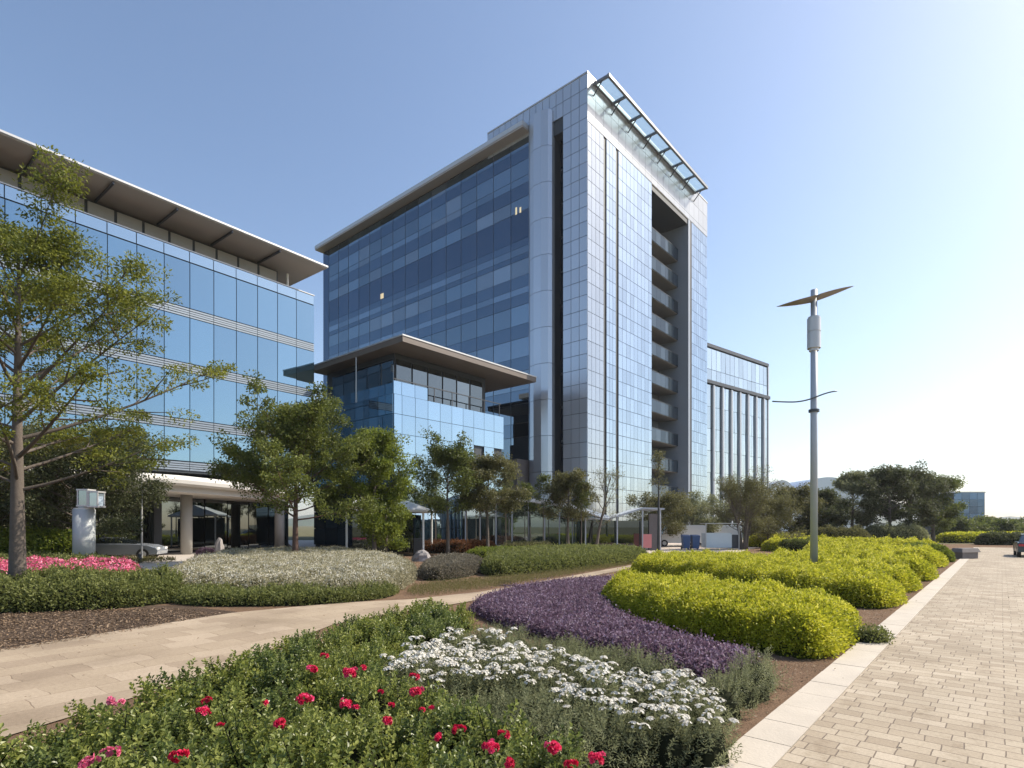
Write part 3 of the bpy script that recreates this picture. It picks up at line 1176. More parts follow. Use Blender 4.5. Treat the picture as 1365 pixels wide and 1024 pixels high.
# rooftop trellis of glass bays
for nn, nm in ((.22, 'trellis_beam'), (1.78, 'trellis_beam')):
    b = MB()
    b.fbox(fr, 1.0, 25.9, nn - .12, nn + .12, 46.3, 46.62)
    b.build(nm, M['trellis'], tw)
for k in range(8):
    uu = 1.12 + k * 3.52
    b = MB()
    b.fbox(fr, uu - .11, uu + .11, -.03, 1.66, 46.33, 46.58)
    b.build('trellis_bar', M['trellis'], tw)
    b = MB()
    x, y, _ = fr.p(uu, -.6, 0)
    b.tube([fr.p(uu, .0, 45.3), fr.p(uu, 1.0, 46.32)], .06, 8)
    b.build('trellis_strut', M['steel_dark'], tw)
    if k < 7:
        pane('trellis_glass', Frame(TC, D1, N1), uu + .12, uu + 3.40, 1.0, 46.42, 46.46, M['glass_tr'], tw, th=1.3, tilt=0)
# podium soffits and entrance recess at the foot of the shaded face
b = MB()
b.fbox(ft, 7.5, 14, -.0, 2.0, 5.2, 9.0)
b.build('entrance_box', M['stone_dark'], tw)

# ---- glass annex with a floating roof
AP = (-9.27, 44.4)
fa = Frame(AP, D1, N1)
fb = Frame(AP, D2, ND)
an = thing('glass_annex', 'small mirror glass block with floating brown roof in front of the tower', 'building', (*AP, 0))
AL, BL = 12.9, 11.7
b = MB()
b.hexa([(*(np.array(AP) + D1 * u + D2 * v), z) for z in (0, 12.2) for u, v in ((.1, .1), (AL - .1, .1), (AL - .1, BL), (.1, BL))])
b.hexa([(*(np.array(AP) + D1 * u + D2 * v), z) for z in (12.2, 16.1) for u, v in ((1.3, 1.6), (AL - .8, 1.6), (AL - .8, BL), (1.3, BL))])
b.build('body', M['dark_gap'], an)
b = MB()
za = [0.2, 1.7, 3.2, 4.7, 6.2, 7.7, 9.2, 10.75, 12.3]
ua = [0, .78] + lin(.78, AL, 1.35)[1:]
pane_grid(b, fa, ua, za, -.0, .035, tilt=.0025, skip=lambda i, j: j == 5 and i in (7, 9))
pane_grid(b, fa, ua, [12.3, 13.35], -.05, .035, tilt=.002, skip=lambda i, j: i > 2)
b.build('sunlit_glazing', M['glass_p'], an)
b = MB()
pane_grid(b, fb, lin(0, BL, 1.85), za, -.0, .04, tilt=.004)
pane_grid(b, fb, lin(0, BL, 1.85), [12.3, 13.2], -.05, .04, tilt=.004, skip=lambda i, j: i in (4, 6))
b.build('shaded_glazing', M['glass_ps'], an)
b = MB()
for uu in lin(.4, AL - .2, 2.0):
    b.fbox(fa, uu - .03, uu + .03, -.35, -.29, 12.2, 13.6)
b.fbox(fa, .2, AL, -.36, -.28, 13.55, 13.62)
b.build('terrace_railing', M['steel_dark'], an)
for i, uu in enumerate(lin(1.4, AL - 1.2, 1.7)[:-1]):
    pane('terrace_window', fa, uu + .05, uu + 1.6, -1.55, 12.4, 15.6, M['glass_dark'], an)
for i, uu in enumerate(lin(1.6, BL - 1, 1.9)[:-1]):
    pane('terrace_window', fb, uu + .05, uu + 1.8, -1.25, 12.4, 15.6, M['glass_dark'], an)
b = MB()
q = [(*(np.array(AP) + D1 * u + D2 * v), z) for z in (16.1, 16.55) for u, v in ((-.1, -1.25), (AL + 3.5, -1.25), (AL + 3.5, BL + .5), (-.1, BL + .5))]
b.hexa(q)
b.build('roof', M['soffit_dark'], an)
b = MB()
q = [(*(np.array(AP) + D1 * u + D2 * v), z) for z in (16.553, 16.66) for u, v in ((-.15, -1.3), (AL + 3.55, -1.3), (AL + 3.55, BL + .55), (-.15, BL + .55))]
b.hexa(q)
b.build('roof_edge', M['edge'], an)
b = MB()
b.tube([fb.p(5, .05, 12.3), fb.p(5, .05, 16.1)], .05, 8)
b.build('roof_post', M['edge'], an)

# ---- finned block behind
e1 = np.array([.786, .618])
e1n = np.array([.618, -.786])
FB = (28.9, 84.0)
ff = Frame(FB, e1, e1n)
fbk = thing('finned_office_block', 'lower grey glass block with vertical fins behind the tower', 'office building', (*FB, 0))
FL = 17.9
b = MB()
b.fbox(ff, -4, FL - .05, -14, -.1, 0, 28.7)
b.build('body', M['dark_gap'], fbk)
b = MB()
pane_grid(b, ff, lin(-3.9, FL - .4, 1.28), [23.6, 25.2, 28.3], -.05, .06, tilt=.004)
b.build('top_glazing', M['glass_f'], fbk)
b = MB()
pane_grid(b, ff, lin(-3.9, FL - .4, 1.28), lin(0, 22.9, 3.3), -.05, .05, tilt=.004)
b.build('glazing', M['glass_f'], fbk)
b = MB()
b.fbox(ff, -4, FL, -.1, .35, 23.0, 23.5)
b.build('band', M['steel_dark'], fbk)
b = MB()
b.fbox(ff, -4, FL, -14, .1, 28.5, 29.0)
b.build('coping', M['steel_dark'], fbk)
for i in range(8):
    b = MB()
    uu = -1.2 + i * 2.45
    b.fbox(ff, uu, uu + .42, -.05, .28, 0, 22.9)
    b.build('fin', M['steel_grey'], fbk)
b = MB()
b.fbox(ff, FL - .35, FL, -.1, .12, 0, 28.5)
b.build('corner_post', M['steel_grey'], fbk)

# ---- low curved glass pavilion
P0 = np.array([(-6.5, 50.5), (-3.5, 49.9), (0, 49.2), (3.5, 48.6), (6.3, 48.6), (8.6, 49.2)])
PZ = np.array([4.35, 4.3, 4.15, 3.75, 3.1, 2.35])
tt = np.linspace(0, 5, 26)
pc = np.c_[np.interp(tt, range(6), P0[:, 0]), np.interp(tt, range(6), P0[:, 1])]
pz = np.interp(tt, range(6), PZ)
pav = thing('glass_pavilion', 'long low curved glass pavilion with a thin white roof at the tower foot', 'pavilion', (0, 49.5, 0))
b = MB()
for i in range(25):
    q = [(pc[i, 0], pc[i, 1] - .6, pz[i]), (pc[i + 1, 0], pc[i + 1, 1] - .6, pz[i + 1]), (pc[i + 1, 0], pc[i + 1, 1] + 3.4, pz[i + 1] + .1), (pc[i, 0], pc[i, 1] + 3.4, pz[i] + .1)]
    q += [(x, y, z + .32) for x, y, z in q]
    b.hexa(q)
b.build('roof', M['white'], pav)
for i in range(0, 24, 2):
    j = i + 2
    b = MB()
    q = [(pc[i, 0] + .05, pc[i, 1], .1), (pc[j, 0] - .05, pc[j, 1], .1), (pc[j, 0] - .05, pc[j, 1] + .06, .1), (pc[i, 0] + .05, pc[i, 1] + .06, .1)]
    q += [(q[0][0], q[0][1], pz[i] - .05), (q[1][0], q[1][1], pz[j] - .05), (q[2][0], q[2][1], pz[j] - .05), (q[3][0], q[3][1], pz[i] - .05)]
    b.hexa(q, random.random())
    b.build('glass_panel', M['glass_pav'], pav)
    b = MB()
    b.tube([(pc[i, 0], pc[i, 1] - .08, 0), (pc[i, 0], pc[i, 1] - .08, pz[i])], .06, 6)
    b.build('post', M['steel_grey'], pav)
b = MB()
b.box(-6.5, 7, 51.2, 53, 0, 2.3)
b.build('inner_counter', M['stone_dark'], pav)

# ---- white roofed kiosk by the annex
kx, ky = -8.3, 39.0
kk = thing('white_roofed_kiosk', 'small kiosk with a white pitched roof beneath the annex', 'kiosk', (kx, ky, 0))
b = MB()
w, d = 2.75, 2.2
e = [(kx - w, ky - d, 3.0), (kx + w, ky - d, 3.0), (kx + w, ky + d, 3.0), (kx - w, ky + d, 3.0)]
rdg = [(kx - w * .75, ky, 3.95), (kx + w * .1, ky, 3.95)]
lo = [(x, y, 2.86) for x, y, z in e]
b.add(e + rdg + lo, [[0, 1, 5, 4], [2, 3, 4, 5], [6, 7, 1, 0], [7, 8, 2, 1], [8, 9, 3, 2], [9, 6, 0, 3], [9, 8, 7, 6]])
b.add(e + rdg, [[1, 2, 5], [3, 0, 4]])
b.build('roof', M['white'], kk)
for sx in (-1, 1):
    for sy in (-1, 1):
        b = MB()
        b.cyl(kx + sx * (w - .25), ky + sy * (d - .25), 0, 2.9, .07, k=8)
        b.build('post', M['white'], kk)
b = MB()
b.box(kx - w + .5, kx + w - 1.0, ky - d + .7, ky + d - .3, 0, 2.7)
b.build('glass_booth', M['glass_dark'], kk)
b = MB()
b.box(kx + w - .85, kx + w - .35, ky - d + .1, ky - d + .5, 0, 1.15)
b.build('menu_stand', M['steel_dark'], kk)

# ---- dark shelter with an angular roof
sx0, sy0 = 8.0, 46.0
sh = thing('dark_shelter', 'dark glass shelter with an angular folded roof beside the tower', 'shelter', (sx0, sy0, 0))
b = MB()
b.box(5.9, 11.2, 45.2, 48.0, 0, 2.35)
b.build('glass_box', M['glass_dark'], sh)
b = MB()
pr = [(5.5, 2.45), (7.6, 2.4), (10.3, 3.25), (12.0, 3.2)]
for (xa, za_), (xb, zb) in zip(pr[:-1], pr[1:]):
    b.hexa([(xa, 44.6, za_), (xb, 44.6, zb), (xb, 48.4, zb), (xa, 48.4, za_), (xa, 44.6, za_ + .14), (xb, 44.6, zb + .14), (xb, 48.4, zb + .14), (xa, 48.4, za_ + .14)])
b.build('roof', M['steel_grey'], sh)
for x, h in ((5.8, 2.45), (8.3, 2.6), (10.3, 3.2), (11.7, 3.2)):
    b = MB()
    b.cyl(x, 44.75, 0, h, .06, k=8)
    b.build('post', M['steel_grey'], sh)
b = MB()
b.box(10.9, 11.6, 45.0, 45.3, 0, 2.9)
b.build('side_panel', M['stone_dark'], sh)

# ---- far things: blue block, dome roofs, hills
FX = A(1272, 657, 120)
bb = thing('blue_office_block', 'distant plain blue glass block rising behind dark trees', 'building', (FX[0], 120, 0))
H_ = FX[2]
x0, x1 = FX[0], A(1313, 657, 120)[0]
fq = Frame((x0, 120), (1, 0), (0, -1))
b = MB()
b.fbox(fq, 0, x1 - x0, -10, -.1, 0, H_)
b.build('body', M['dark_gap'], bb)
b = MB()
pane_grid(b, fq, lin(0, x1 - x0, 1.5), lin(0, H_, 1.5), -.08, .05, tilt=.003)
b.build('glazing', M['glass_bl'], bb)
b = MB()
b.fbox(fq, -.1, x1 - x0 + .1, -10, .1, H_, H_ + .25)
b.build('coping', M['edge'], bb)
for (xa, xb, yt, Y, lab, mt) in ((1024, 1062, 640, 190, 'pale arched hall roof between the finned block and dark trees', 'white'), (1060, 1150, 636, 230, 'wide bluish arched hall roof behind the lamp post trees', 'panel_shade')):
    L_, R2 = A(xa, 700, Y)[0], A(xb, 700, Y)[0]
    top = A(xa, yt, Y)[2]
    root = thing('arched_hall', lab, 'hall', ((L_ + R2) / 2, Y, 0))
    b = MB()
    w = (R2 - L_)
    k = 18
    T = np.linspace(0, 1, k)
    X = L_ - w * .15 + w * 1.3 * T
    Z = 6 + (top - 6) * np.sqrt(np.clip(1 - (2 * T - 1) ** 2, 0, 1)) ** 1.2
    v = np.r_[np.c_[X, np.full(k, Y), Z], np.c_[X, np.full(k, Y + 45), Z]]
    b.add(v, [[i, i + 1, k + i + 1, k + i] for i in range(k - 1)])
    v2 = np.r_[np.c_[X, np.full(k, Y), np.zeros(k)], np.c_[X, np.full(k, Y), Z - .02]]
    b.add(v2, [[i, i + 1, k + i + 1, k + i] for i in range(k - 1)])
    b.build('roof', M[mt], root, smooth=False)
hx = MB()
k = 120
X = np.linspace(-1500, 2600, k)
for Y0, hgt, sd in ((1400, 48, 0), (2100, 100, 3)):
    Z = hgt * (.45 + .3 * np.sin(X / 260 + sd) + .2 * np.sin(X / 97 + sd * 2) + .12 * np.sin(X / 41 + 1))
    Z = np.maximum(Z, 3)
    v = np.r_[np.c_[X, np.full(k, Y0 - 300), np.full(k, -3)], np.c_[X, np.full(k, Y0 - 80), Z * .7], np.c_[X, np.full(k, Y0), Z], np.c_[X, np.full(k, Y0 + 300), np.full(k, -3)]]
    hx.add(v, [[r * k + i, r * k + i + 1, (r + 1) * k + i + 1, (r + 1) * k + i] for r in range(3) for i in range(k - 1)])
struct(hx, 'hills', M['hill'], smooth=True)

# ------------------------------------------------------------------ clipped hedges and beds
Y_H = [
    ([(2.3, 14.7), (2.42, 13), (2.92, 10.8), (3.46, 9.75), (4.06, 9.0), (4.5, 8.3), (5.4, 9.2), (6.6, 10.8), (6.5, 11.7), (5.8, 12.3), (5.5, 13.8), (4.3, 15.6), (3, 15.4)], .62, 2600, .05, 'big clipped yellow green hedge beside the purple bed, first of the stripes'),
    ([(4.7, 23.0), (5.7, 21), (6.9, 18.6), (7.6, 16), (8.3, 13.5), (9.3, 13.7), (10.5, 15.2), (10.4, 17), (10.6, 20), (11.5, 25), (10.5, 27), (8.5, 27.5), (6.0, 26)], .62, 1500, .06, 'long yellow green hedge with the lamp post rising from it'),
    ([(10.9, 17.6), (11.3, 16.5), (12.8, 17.7), (13.3, 19.5), (14, 23), (14.5, 28), (12.5, 28.5), (11.7, 25), (11.3, 20)], .62, 1000, .075, 'yellow green hedge stripe just past the lamp post, ending at bare soil'),
    ([(14, 20.9), (14.6, 19.9), (16.4, 21.9), (17.1, 25), (18, 31), (15.6, 32), (15.2, 27), (14.6, 23.5)], .64, 800, .085, 'yellow green hedge stripe, fourth along the walk from the purple bed'),
    ([(18.4, 27), (19.3, 25.8), (22.2, 28.8), (23.2, 33), (23, 39), (19.2, 39), (18.8, 32)], .68, 500, .1, 'yellow green hedge ending beside the rounded green bush'),
    ([(25, 44.5), (33, 42.5), (34, 48), (27, 50)], .7, 260, .13, 'farthest yellow green hedge by the dark trees and stone bench'),
    ([(18.5, 43.5), (24, 40), (27.5, 42.5), (22, 47)], .75, 300, .13, 'yellow green hedge behind the lamp post, near the plaza trees'),
    ([(21, 50), (30, 50), (31, 54), (23, 56)], .9, 250, .14, 'thin yellow green hedge at the foot of the dark trees'),
]
for i, (pl, h, dn_, L, lab) in enumerate(Y_H):
    leaf_bed('hedge', pl, h, .55, dn_, L, L * .62, M['leaf_yellow'], lab, 'hedge', group='clipped yellow green hedges', bump=.34, f=2.3, seed=i, up=1.4, inner_mat=M['hull_yellow'], jitter=.06, six=(i == 0), sprigs=dn_ * .05, gaps=True)
a = np.linspace(0, 2 * math.pi, 12, endpoint=False)


def disc(x, y, rx, ry=None, s=0):
    ry = ry or rx
    return np.c_[x + rx * np.cos(a) * (1 + .12 * np.sin(3 * a + s)), y + ry * np.sin(a) * (1 + .1 * np.cos(2 * a + s))]


leaf_bed('bush', disc(23.4, 32.2, 1.1, 1.8), .9, .9, 500, .1, .05, M['leaf_bright'], 'rounded mid green bush at the end of the yellow hedges', 'bush', seed=31, bump=.2)
leaf_bed('bush', disc(6.15, 9.75, .34, .25), .22, .2, 1500, .05, .025, M['leaf_hedge'], 'tiny green tuft on the soil beside the first yellow hedge', 'bush', seed=32, bump=.3)
leaf_bed('bush', disc(21.5, 42, 1.6, 1.2), .95, .8, 250, .12, .06, M['leaf_mid'], 'low dark green bush between the far yellow hedges', 'bush', seed=33, bump=.2)
leaf_bed('bush', disc(30, 52, 3.0, 1.6), 1.7, 1.2, 160, .2, .1, M['leaf_olive'], 'olive bush at the foot of the dark trees behind the bench', 'bush', seed=34, bump=.25)
leaf_bed('bush', disc(38, 56, 3.2, 1.8), 1.9, 1.2, 160, .2, .1, M['leaf_grey'], 'grey green bush in front of the blue glass block', 'bush', seed=35, bump=.25)

PURP = [G(x, y, .15) for x, y in ((620, 803), (690, 783), (760, 773), (840, 771), (806, 800), (823, 818), (887, 843), (951, 860), (1006, 868), (1003, 884), (972, 908), (925, 890), (860, 872), (780, 853), (720, 840), (665, 822))]
leaf_bed('purple_ground_cover', PURP, .2, .25, 2300, .05, .03, M['leaf_purple'], 'sheet of low purple flowers and leaves between the path and yellow hedge', 'ground cover', kind='stuff', bump=.35, f=4, ragged=.07, sprigs=40, seed=41, inner_mat=M['hull_purple'], up=.9)

# pale flower bed under the round tree and its neighbours
CREAM = [G(200, 793), G(250, 800), G(330, 798), G(440, 800), G(522, 794), G(548, 778), G(556, 760), G(500, 746), (-11, 36), (-15, 35), (-16.5, 31), G(238, 764)]
leaf_bed('pale_flower_bed', CREAM, .55, .9, 700, .075, .034, M['leaf_cream'], 'broad bed of grey green foliage powdered with cream flowers under the round tree', 'flower bed', kind='stuff', bump=.3, f=1.3, ragged=.12, sprigs=14, seed=42, inner_mat=M['hull_cream'], up=1.6,
         flower=(M['fl_cream'], 230, .04, None, 'blossoms'))
leaf_bed('shrub_border', [G(222, 802), G(262, 808), G(352, 808), G(440, 806), G(528, 796), G(524, 786), G(440, 794), G(350, 794), G(262, 790)], .27, .35, 1200, .07, .035, M['leaf_hedge'], 'low green shrub fringe edging the cream flower bed along the path', 'hedge', seed=43, bump=.5, f=2.5, ragged=.1, sprigs=40)
leaf_bed('brown_ground_cover', [G(552, 778), G(638, 768), G(650, 752), G(570, 752)], .5, .6, 600, .08, .04, M['leaf_brown'], 'greyish brown dried flower bed between the cream bed and green hedge', 'flower bed', kind='stuff', bump=.2, f=2, seed=44, up=1.4)
leaf_bed('hedge', [G(640, 771), G(720, 764), G(800, 756), G(868, 748), (8.2, 36), (4, 38), (0, 34), (-1.4, 29)], .62, .7, 420, .1, .055, M['leaf_hedge'], 'long low dull green hedge running along the far side of the path', 'hedge', seed=45, bump=.2, f=1.5, ragged=.1, sprigs=20)
leaf_bed('grass_strip', [G(536, 798), G(640, 787), G(760, 767), G(868, 748.5), G(868, 747), G(740, 764), G(640, 773), G(550, 781)], .05, .1, 900, .07, .012, M['grass'], 'dry grass verge between the path and the hedge', 'grass', kind='stuff', seed=46, hull=False, up=2.0, side=0)
leaf_bed('grass_strip', [(-45, 31.5), (-20, 28.3), (-17.5, 30.5), (-20.5, 33), (-45, 36)], .1, .15, 160, .16, .03, M['grass'], 'dry lawn strip beside the driveway below the entrance', 'grass', kind='stuff', seed=66, hull=False, up=2.0, side=0)
RB = [[(-7.5, 41), (-4.5, 40), (-1, 41.5), (-1.5, 44), (-7, 44)], [(-1, 39), (3, 39.5), (3.2, 43), (-.6, 43)]]
leaf_bed('bush', RB[0], .75, .6, 260, .12, .07, M['leaf_red'], 'low reddish leaved shrub bed in front of the glass pavilion', 'bush', seed=47, bump=.3)
leaf_bed('bush', RB[1], .65, .6, 260, .12, .07, M['leaf_olive'], 'low olive shrub bed before the pavilion beside the reddish one', 'bush', seed=48, bump=.3)
leaf_bed('hedge', [(-3.2, 33.5), (-.3, 34.5), (4, 38.5), (3, 39), (-2, 38)], .5, .5, 260, .1, .06, M['leaf_bright'], 'bright green strip behind the long dull hedge', 'hedge', seed=49, bump=.15)

# left: shrubs, pink bed
leaf_bed('shrub_border', [(-18, 12.2), (-14, 12.6), (-11.6, 12.8), (-9.6, 13.4), (-8.7, 14.6), (-9.2, 16.5), (-11, 17.4), (-14.5, 16.6), (-18, 16)], .58, .6, 900, .075, .04, M['leaf_hedge'], 'mounded green shrubs around the foot of the tall feathery tree', 'hedge', seed=51, bump=.45, f=2.0, ragged=.1, sprigs=40)
leaf_bed('pink_flower_bed', [(-24, 18), (-17, 17.4), (-13.2, 17.2), (-11.6, 17.6), (-13.2, 20.4), (-15.5, 23), (-24, 23.5)], .52, .5, 500, .08, .045, M['leaf_mid'], 'bed of massed pink blossoms behind the tall feathery tree', 'flower bed', kind='stuff', seed=52, bump=.35, ragged=.1, sprigs=15, flower=(M['fl_pink'], 420, .085, None, 'blossoms'))
leaf_bed('shrub_border', [(-30, 24), (-19.5, 23.7), (-16.6, 23.6), (-17.6, 25.4), (-20, 26.5), (-30, 28)], .62, .6, 260, .11, .06, M['leaf_hedge'], 'low green hedge strip behind the pink blossom bed', 'hedge', seed=53, bump=.2)
leaf_bed('bush', [(-34, 27.2), (-24, 26.6), (-20.4, 26.4), (-20.6, 28.6), (-34, 29)], 1.75, 1.1, 220, .16, .1, M['leaf_bright'], 'tall glossy bright green bush beside the round lantern column', 'bush', seed=54, bump=.2, f=1.1)
leaf_bed('bush', disc(-18.6, 34.4, .55, .4), .6, .5, 700, .09, .045, M['leaf_purple'], 'small dark purple shrub beside the pale standing stone', 'bush', seed=55, bump=.3)
leaf_bed('bush', disc(-10.2, 16.6, .8, .7), .32, .4, 900, .07, .04, M['leaf_red'], 'small reddish shrub at the tip of the pink blossom bed', 'bush', seed=56, bump=.3)

# ------------------------------------------------------------------ rose bushes, grey shrubs and white flowers


def shoots_bush(mb, R, H, nsh, per, L, W, six, rng, up=.5, spread=.55, bend=.0, mat=0, inside=.35):
    """leafy shoots that end on a lumpy dome"""
    v = rdir(nsh, .55, rng)
    v[:, 2] = np.abs(v[:, 2])
    rad = rng.uniform(.55, 1.0, nsh) ** .5
    lump = 1 + .22 * np.sin(v[:, 0] * 5 + rng.uniform(0, 6)) * np.cos(v[:, 1] * 5 + rng.uniform(0, 6))
    tips = v * np.array([R, R, H]) * (rad * lump)[:, None]
    tips[:, 2] += .05
    d = unit(v * np.array([1, 1, .6]) + np.array([0, 0, up]) + rng.normal(0, .25, (nsh, 3)))
    tn = np.repeat(np.clip(rng.normal(.5, .2, nsh), 0, 1), per)
    k = np.tile(np.arange(per), nsh) / per
    base = np.repeat(tips, per, 0) - np.repeat(d, per, 0) * (k * spread * R)[:, None]
    dd = np.repeat(d, per, 0)
    az = np.tile(np.arange(per), nsh) * 2.4 + np.repeat(rng.uniform(0, 6, nsh), per)
    s = unit(np.cross(dd, np.array([.3, .2, 1.])))
    t = np.cross(dd, s)
    side = s * np.cos(az)[:, None] + t * np.sin(az)[:, None]
    tip = unit(side * (.55 + .5 * k)[:, None] + dd * (.75 - .55 * k)[:, None] + rng.normal(0, .18, (len(az), 3)))
    tint = np.clip(tn + .18 * (1 - k) + rng.normal(0, .12, len(az)), 0, 1)
    leaves(mb, base, tip, unit(dd + rng.normal(0, .3, (len(az), 3))), L * rng.uniform(.6, 1.15, len(az)) * (1 - .25 * (1 - k)), W, tint, six=six, mat=mat, fold=.22, droop=.12)
    return tips, d


def stems(mb, tips, rng, r=.006):
    for p in tips[:: max(1, len(tips) // 14)]:
        mb.tube([(p[0] * .12, p[1] * .12, 0), (p[0] * .55, p[1] * .55, p[2] * .6), tuple(p)], [r * 1.6, r, r * .5], 4, cap=False)


def core(mb, R, H, k=.72):
    ph = np.linspace(0, math.pi / 2, 6)
    th = np.linspace(0, 2 * math.pi, 12, endpoint=False)
    v = [(R * k * math.cos(p) * math.cos(t) * (1 + .15 * math.sin(3 * t)), R * k * math.cos(p) * math.sin(t), H * k * math.sin(p)) for p in ph for t in th]
    f = [[i * 12 + j, i * 12 + (j + 1) % 12, (i + 1) * 12 + (j + 1) % 12, (i + 1) * 12 + j] for i in range(5) for j in range(12)]
    mb.add(v, f)


def make_bloom(seed, n, r, pr):
    """a head of small ruffled flowers, each of five cupped petals round a folded centre"""
    rng = np.random.default_rng(seed)
    mb = MB()
    for i in range(n):
        d = rdir(1, .9, rng)[0]
        c = d * r * rng.uniform(.5, 1.0) * np.array([1.25, 1.25, .6])
        s = unit(np.cross(d, [.3, .1, 1.]))
        t = np.cross(d, s)
        tn = np.clip(rng.normal(.45, .25), 0, 1)
        for ring, (m, tilt, ln) in enumerate(((6, .9, 1.0), (5, .45, .75))):
            az = np.arange(m) * 2 * math.pi / m + rng.uniform(0, 6)
            tp = np.cos(az)[:, None] * s * tilt + np.sin(az)[:, None] * t * tilt + d * (1.1 - tilt) + rng.normal(0, .12, (m, 3))
            leaves(mb, np.tile(c, (m, 1)), tp, np.tile(d, (m, 1)), pr * ln, pr * ln * .95, np.clip(tn + rng.normal(0, .1, m) + ring * .1, 0, 1), six=True, fold=.2)
    return mb


M['leaf_rose_deep'] = mat_leaf('leaf_rose_deep', (.035, .06, .018), (.155, .195, .05), rough=.35, spec=.55, third=(.29, .32, .10))
M['leaf_rose_light'] = mat_leaf('leaf_rose_light', (.06, .085, .018), (.23, .26, .05), rough=.4, spec=.5, third=(.34, .35, .09))
ROSE = []
for q in range(5):
    rng = np.random.default_rng(900 + q)
    R, H = .40, .50
    root = thing('rose_bush', 'leafy green rose bush without open flowers in the front bed', 'rose bush', (0, 0, 0), 'flowerless rose bushes in the front bed')
    mb = MB()
    tips, d = shoots_bush(mb, R, H, 150, 15, .055, .029, True, rng)
    mb.build('foliage', M[('leaf_rose', 'leaf_rose_deep', 'leaf_rose', 'leaf_rose_deep', 'leaf_rose_light')[q]], root)
    sb = MB()
    stems(sb, tips, rng)
    core(sb, R, H, .6)
    sb.build('stem', M['twig'], root)
    ROSE.append(root)
BL = [make_bloom(5 + i, n, r, p).mesh('bloom', M['fl_red' if i < 3 else 'fl_pink']) for i, (n, r, p) in enumerate(((11, .055, .030), (7, .036, .028), (4, .020, .026), (12, .06, .03), (5, .028, .026)))]
RPOLY = smooth_poly([(-4.1, 3.2), (-3.55, 5.0), (-3.25, 8.0), (-2.0, 11.0), (-1.3, 11.6), (-.75, 10.6), (-1.2, 8.4), (-1.55, 6.8), (-1.0, 5.6), (-.2, 4.9), (.55, 4.2), (.85, 3.7), (.6, 2.7), (-3.4, 2.4)], 1)
pts = []
rng = np.random.default_rng(77)
cand, dd = sample_poly(RPOLY, 160, rng)
cand = cand[(dd > .10) & ((cand - E0) @ N1 < -.62)]
for p in cand:
    if all((p[0] - q[0]) ** 2 + (p[1] - q[1]) ** 2 > .42 ** 2 for q in pts):
        pts.append(p)
# flower heads: pixel in the photograph, size class
FL = [(433, 874, 1), (415, 886, 0), (276, 926, 1), (272, 941, 0), (352, 937, 2), (405, 945, 0), (372, 975, 1), (160, 928, 4), (150, 945, 4), (143, 996, 3), (118, 1008, 3), (237, 1019, 1), (467, 903, 0), (484, 902, 2), (553, 905, 1), (555, 920, 0), (507, 915, 2), (461, 931, 0), (475, 935, 2),
      (575, 936, 2), (562, 938, 2), (515, 957, 1), (583, 974, 2), (609, 963, 1), (615, 962, 2), (655, 988, 0), (672, 974, 1), (738, 987, 0), (678, 1007, 1), (760, 1008, 1), (796, 1002, 0), (521, 934, 2), (294, 962, 2), (585, 972, 2)]
heads = {}
for x, y, k in FL:
    gx, gy = G(x, y, .56)
    i = min(range(len(pts)), key=lambda i: (pts[i][0] - gx) ** 2 + (pts[i][1] - gy) ** 2)
    heads.setdefault(i, []).append((gx, gy, k))
used = set()
placed = []
for i, p in enumerate(pts):
    src = ROSE[i % 5]
    s = random.uniform(.88, 1.15)
    rz = random.uniform(0, 6.28)
    loc = (float(p[0]), float(p[1]), -.01)
    if i % 5 not in used:
        used.add(i % 5)
        o = src
        o.location = loc
        o.rotation_euler.z = rz
        o.scale = (s, s, s)
        WL[o.name] = loc
    else:
        o = dup(src, loc, rz, s)
    placed.append((o, loc, rz, s))
for i, (o, loc, rz, s) in enumerate(placed):
    if i in heads:
        o['label'] = 'rose bush carrying red and pink flower heads in the front bed'
        o['group'] = 'flowering rose bushes in the front bed'
        for gx, gy, k in heads[i]:
            b = bpy.data.objects.new('bloom', BL[k])
            COL.objects.link(b)
            b.parent = o
            q = Matrix.Rotation(-rz, 3, 'Z') @ Vector((gx - loc[0], gy - loc[1], 0)) / s
            rr = min(1, q.length / .42)
            hz = .52 * math.sqrt(max(.15, 1 - rr * rr)) + .07
            b.location = (q.x, q.y, max(hz, (.52) / s))
            b.rotation_euler = (random.uniform(-.3, .3), random.uniform(-.3, .3), random.uniform(0, 6))

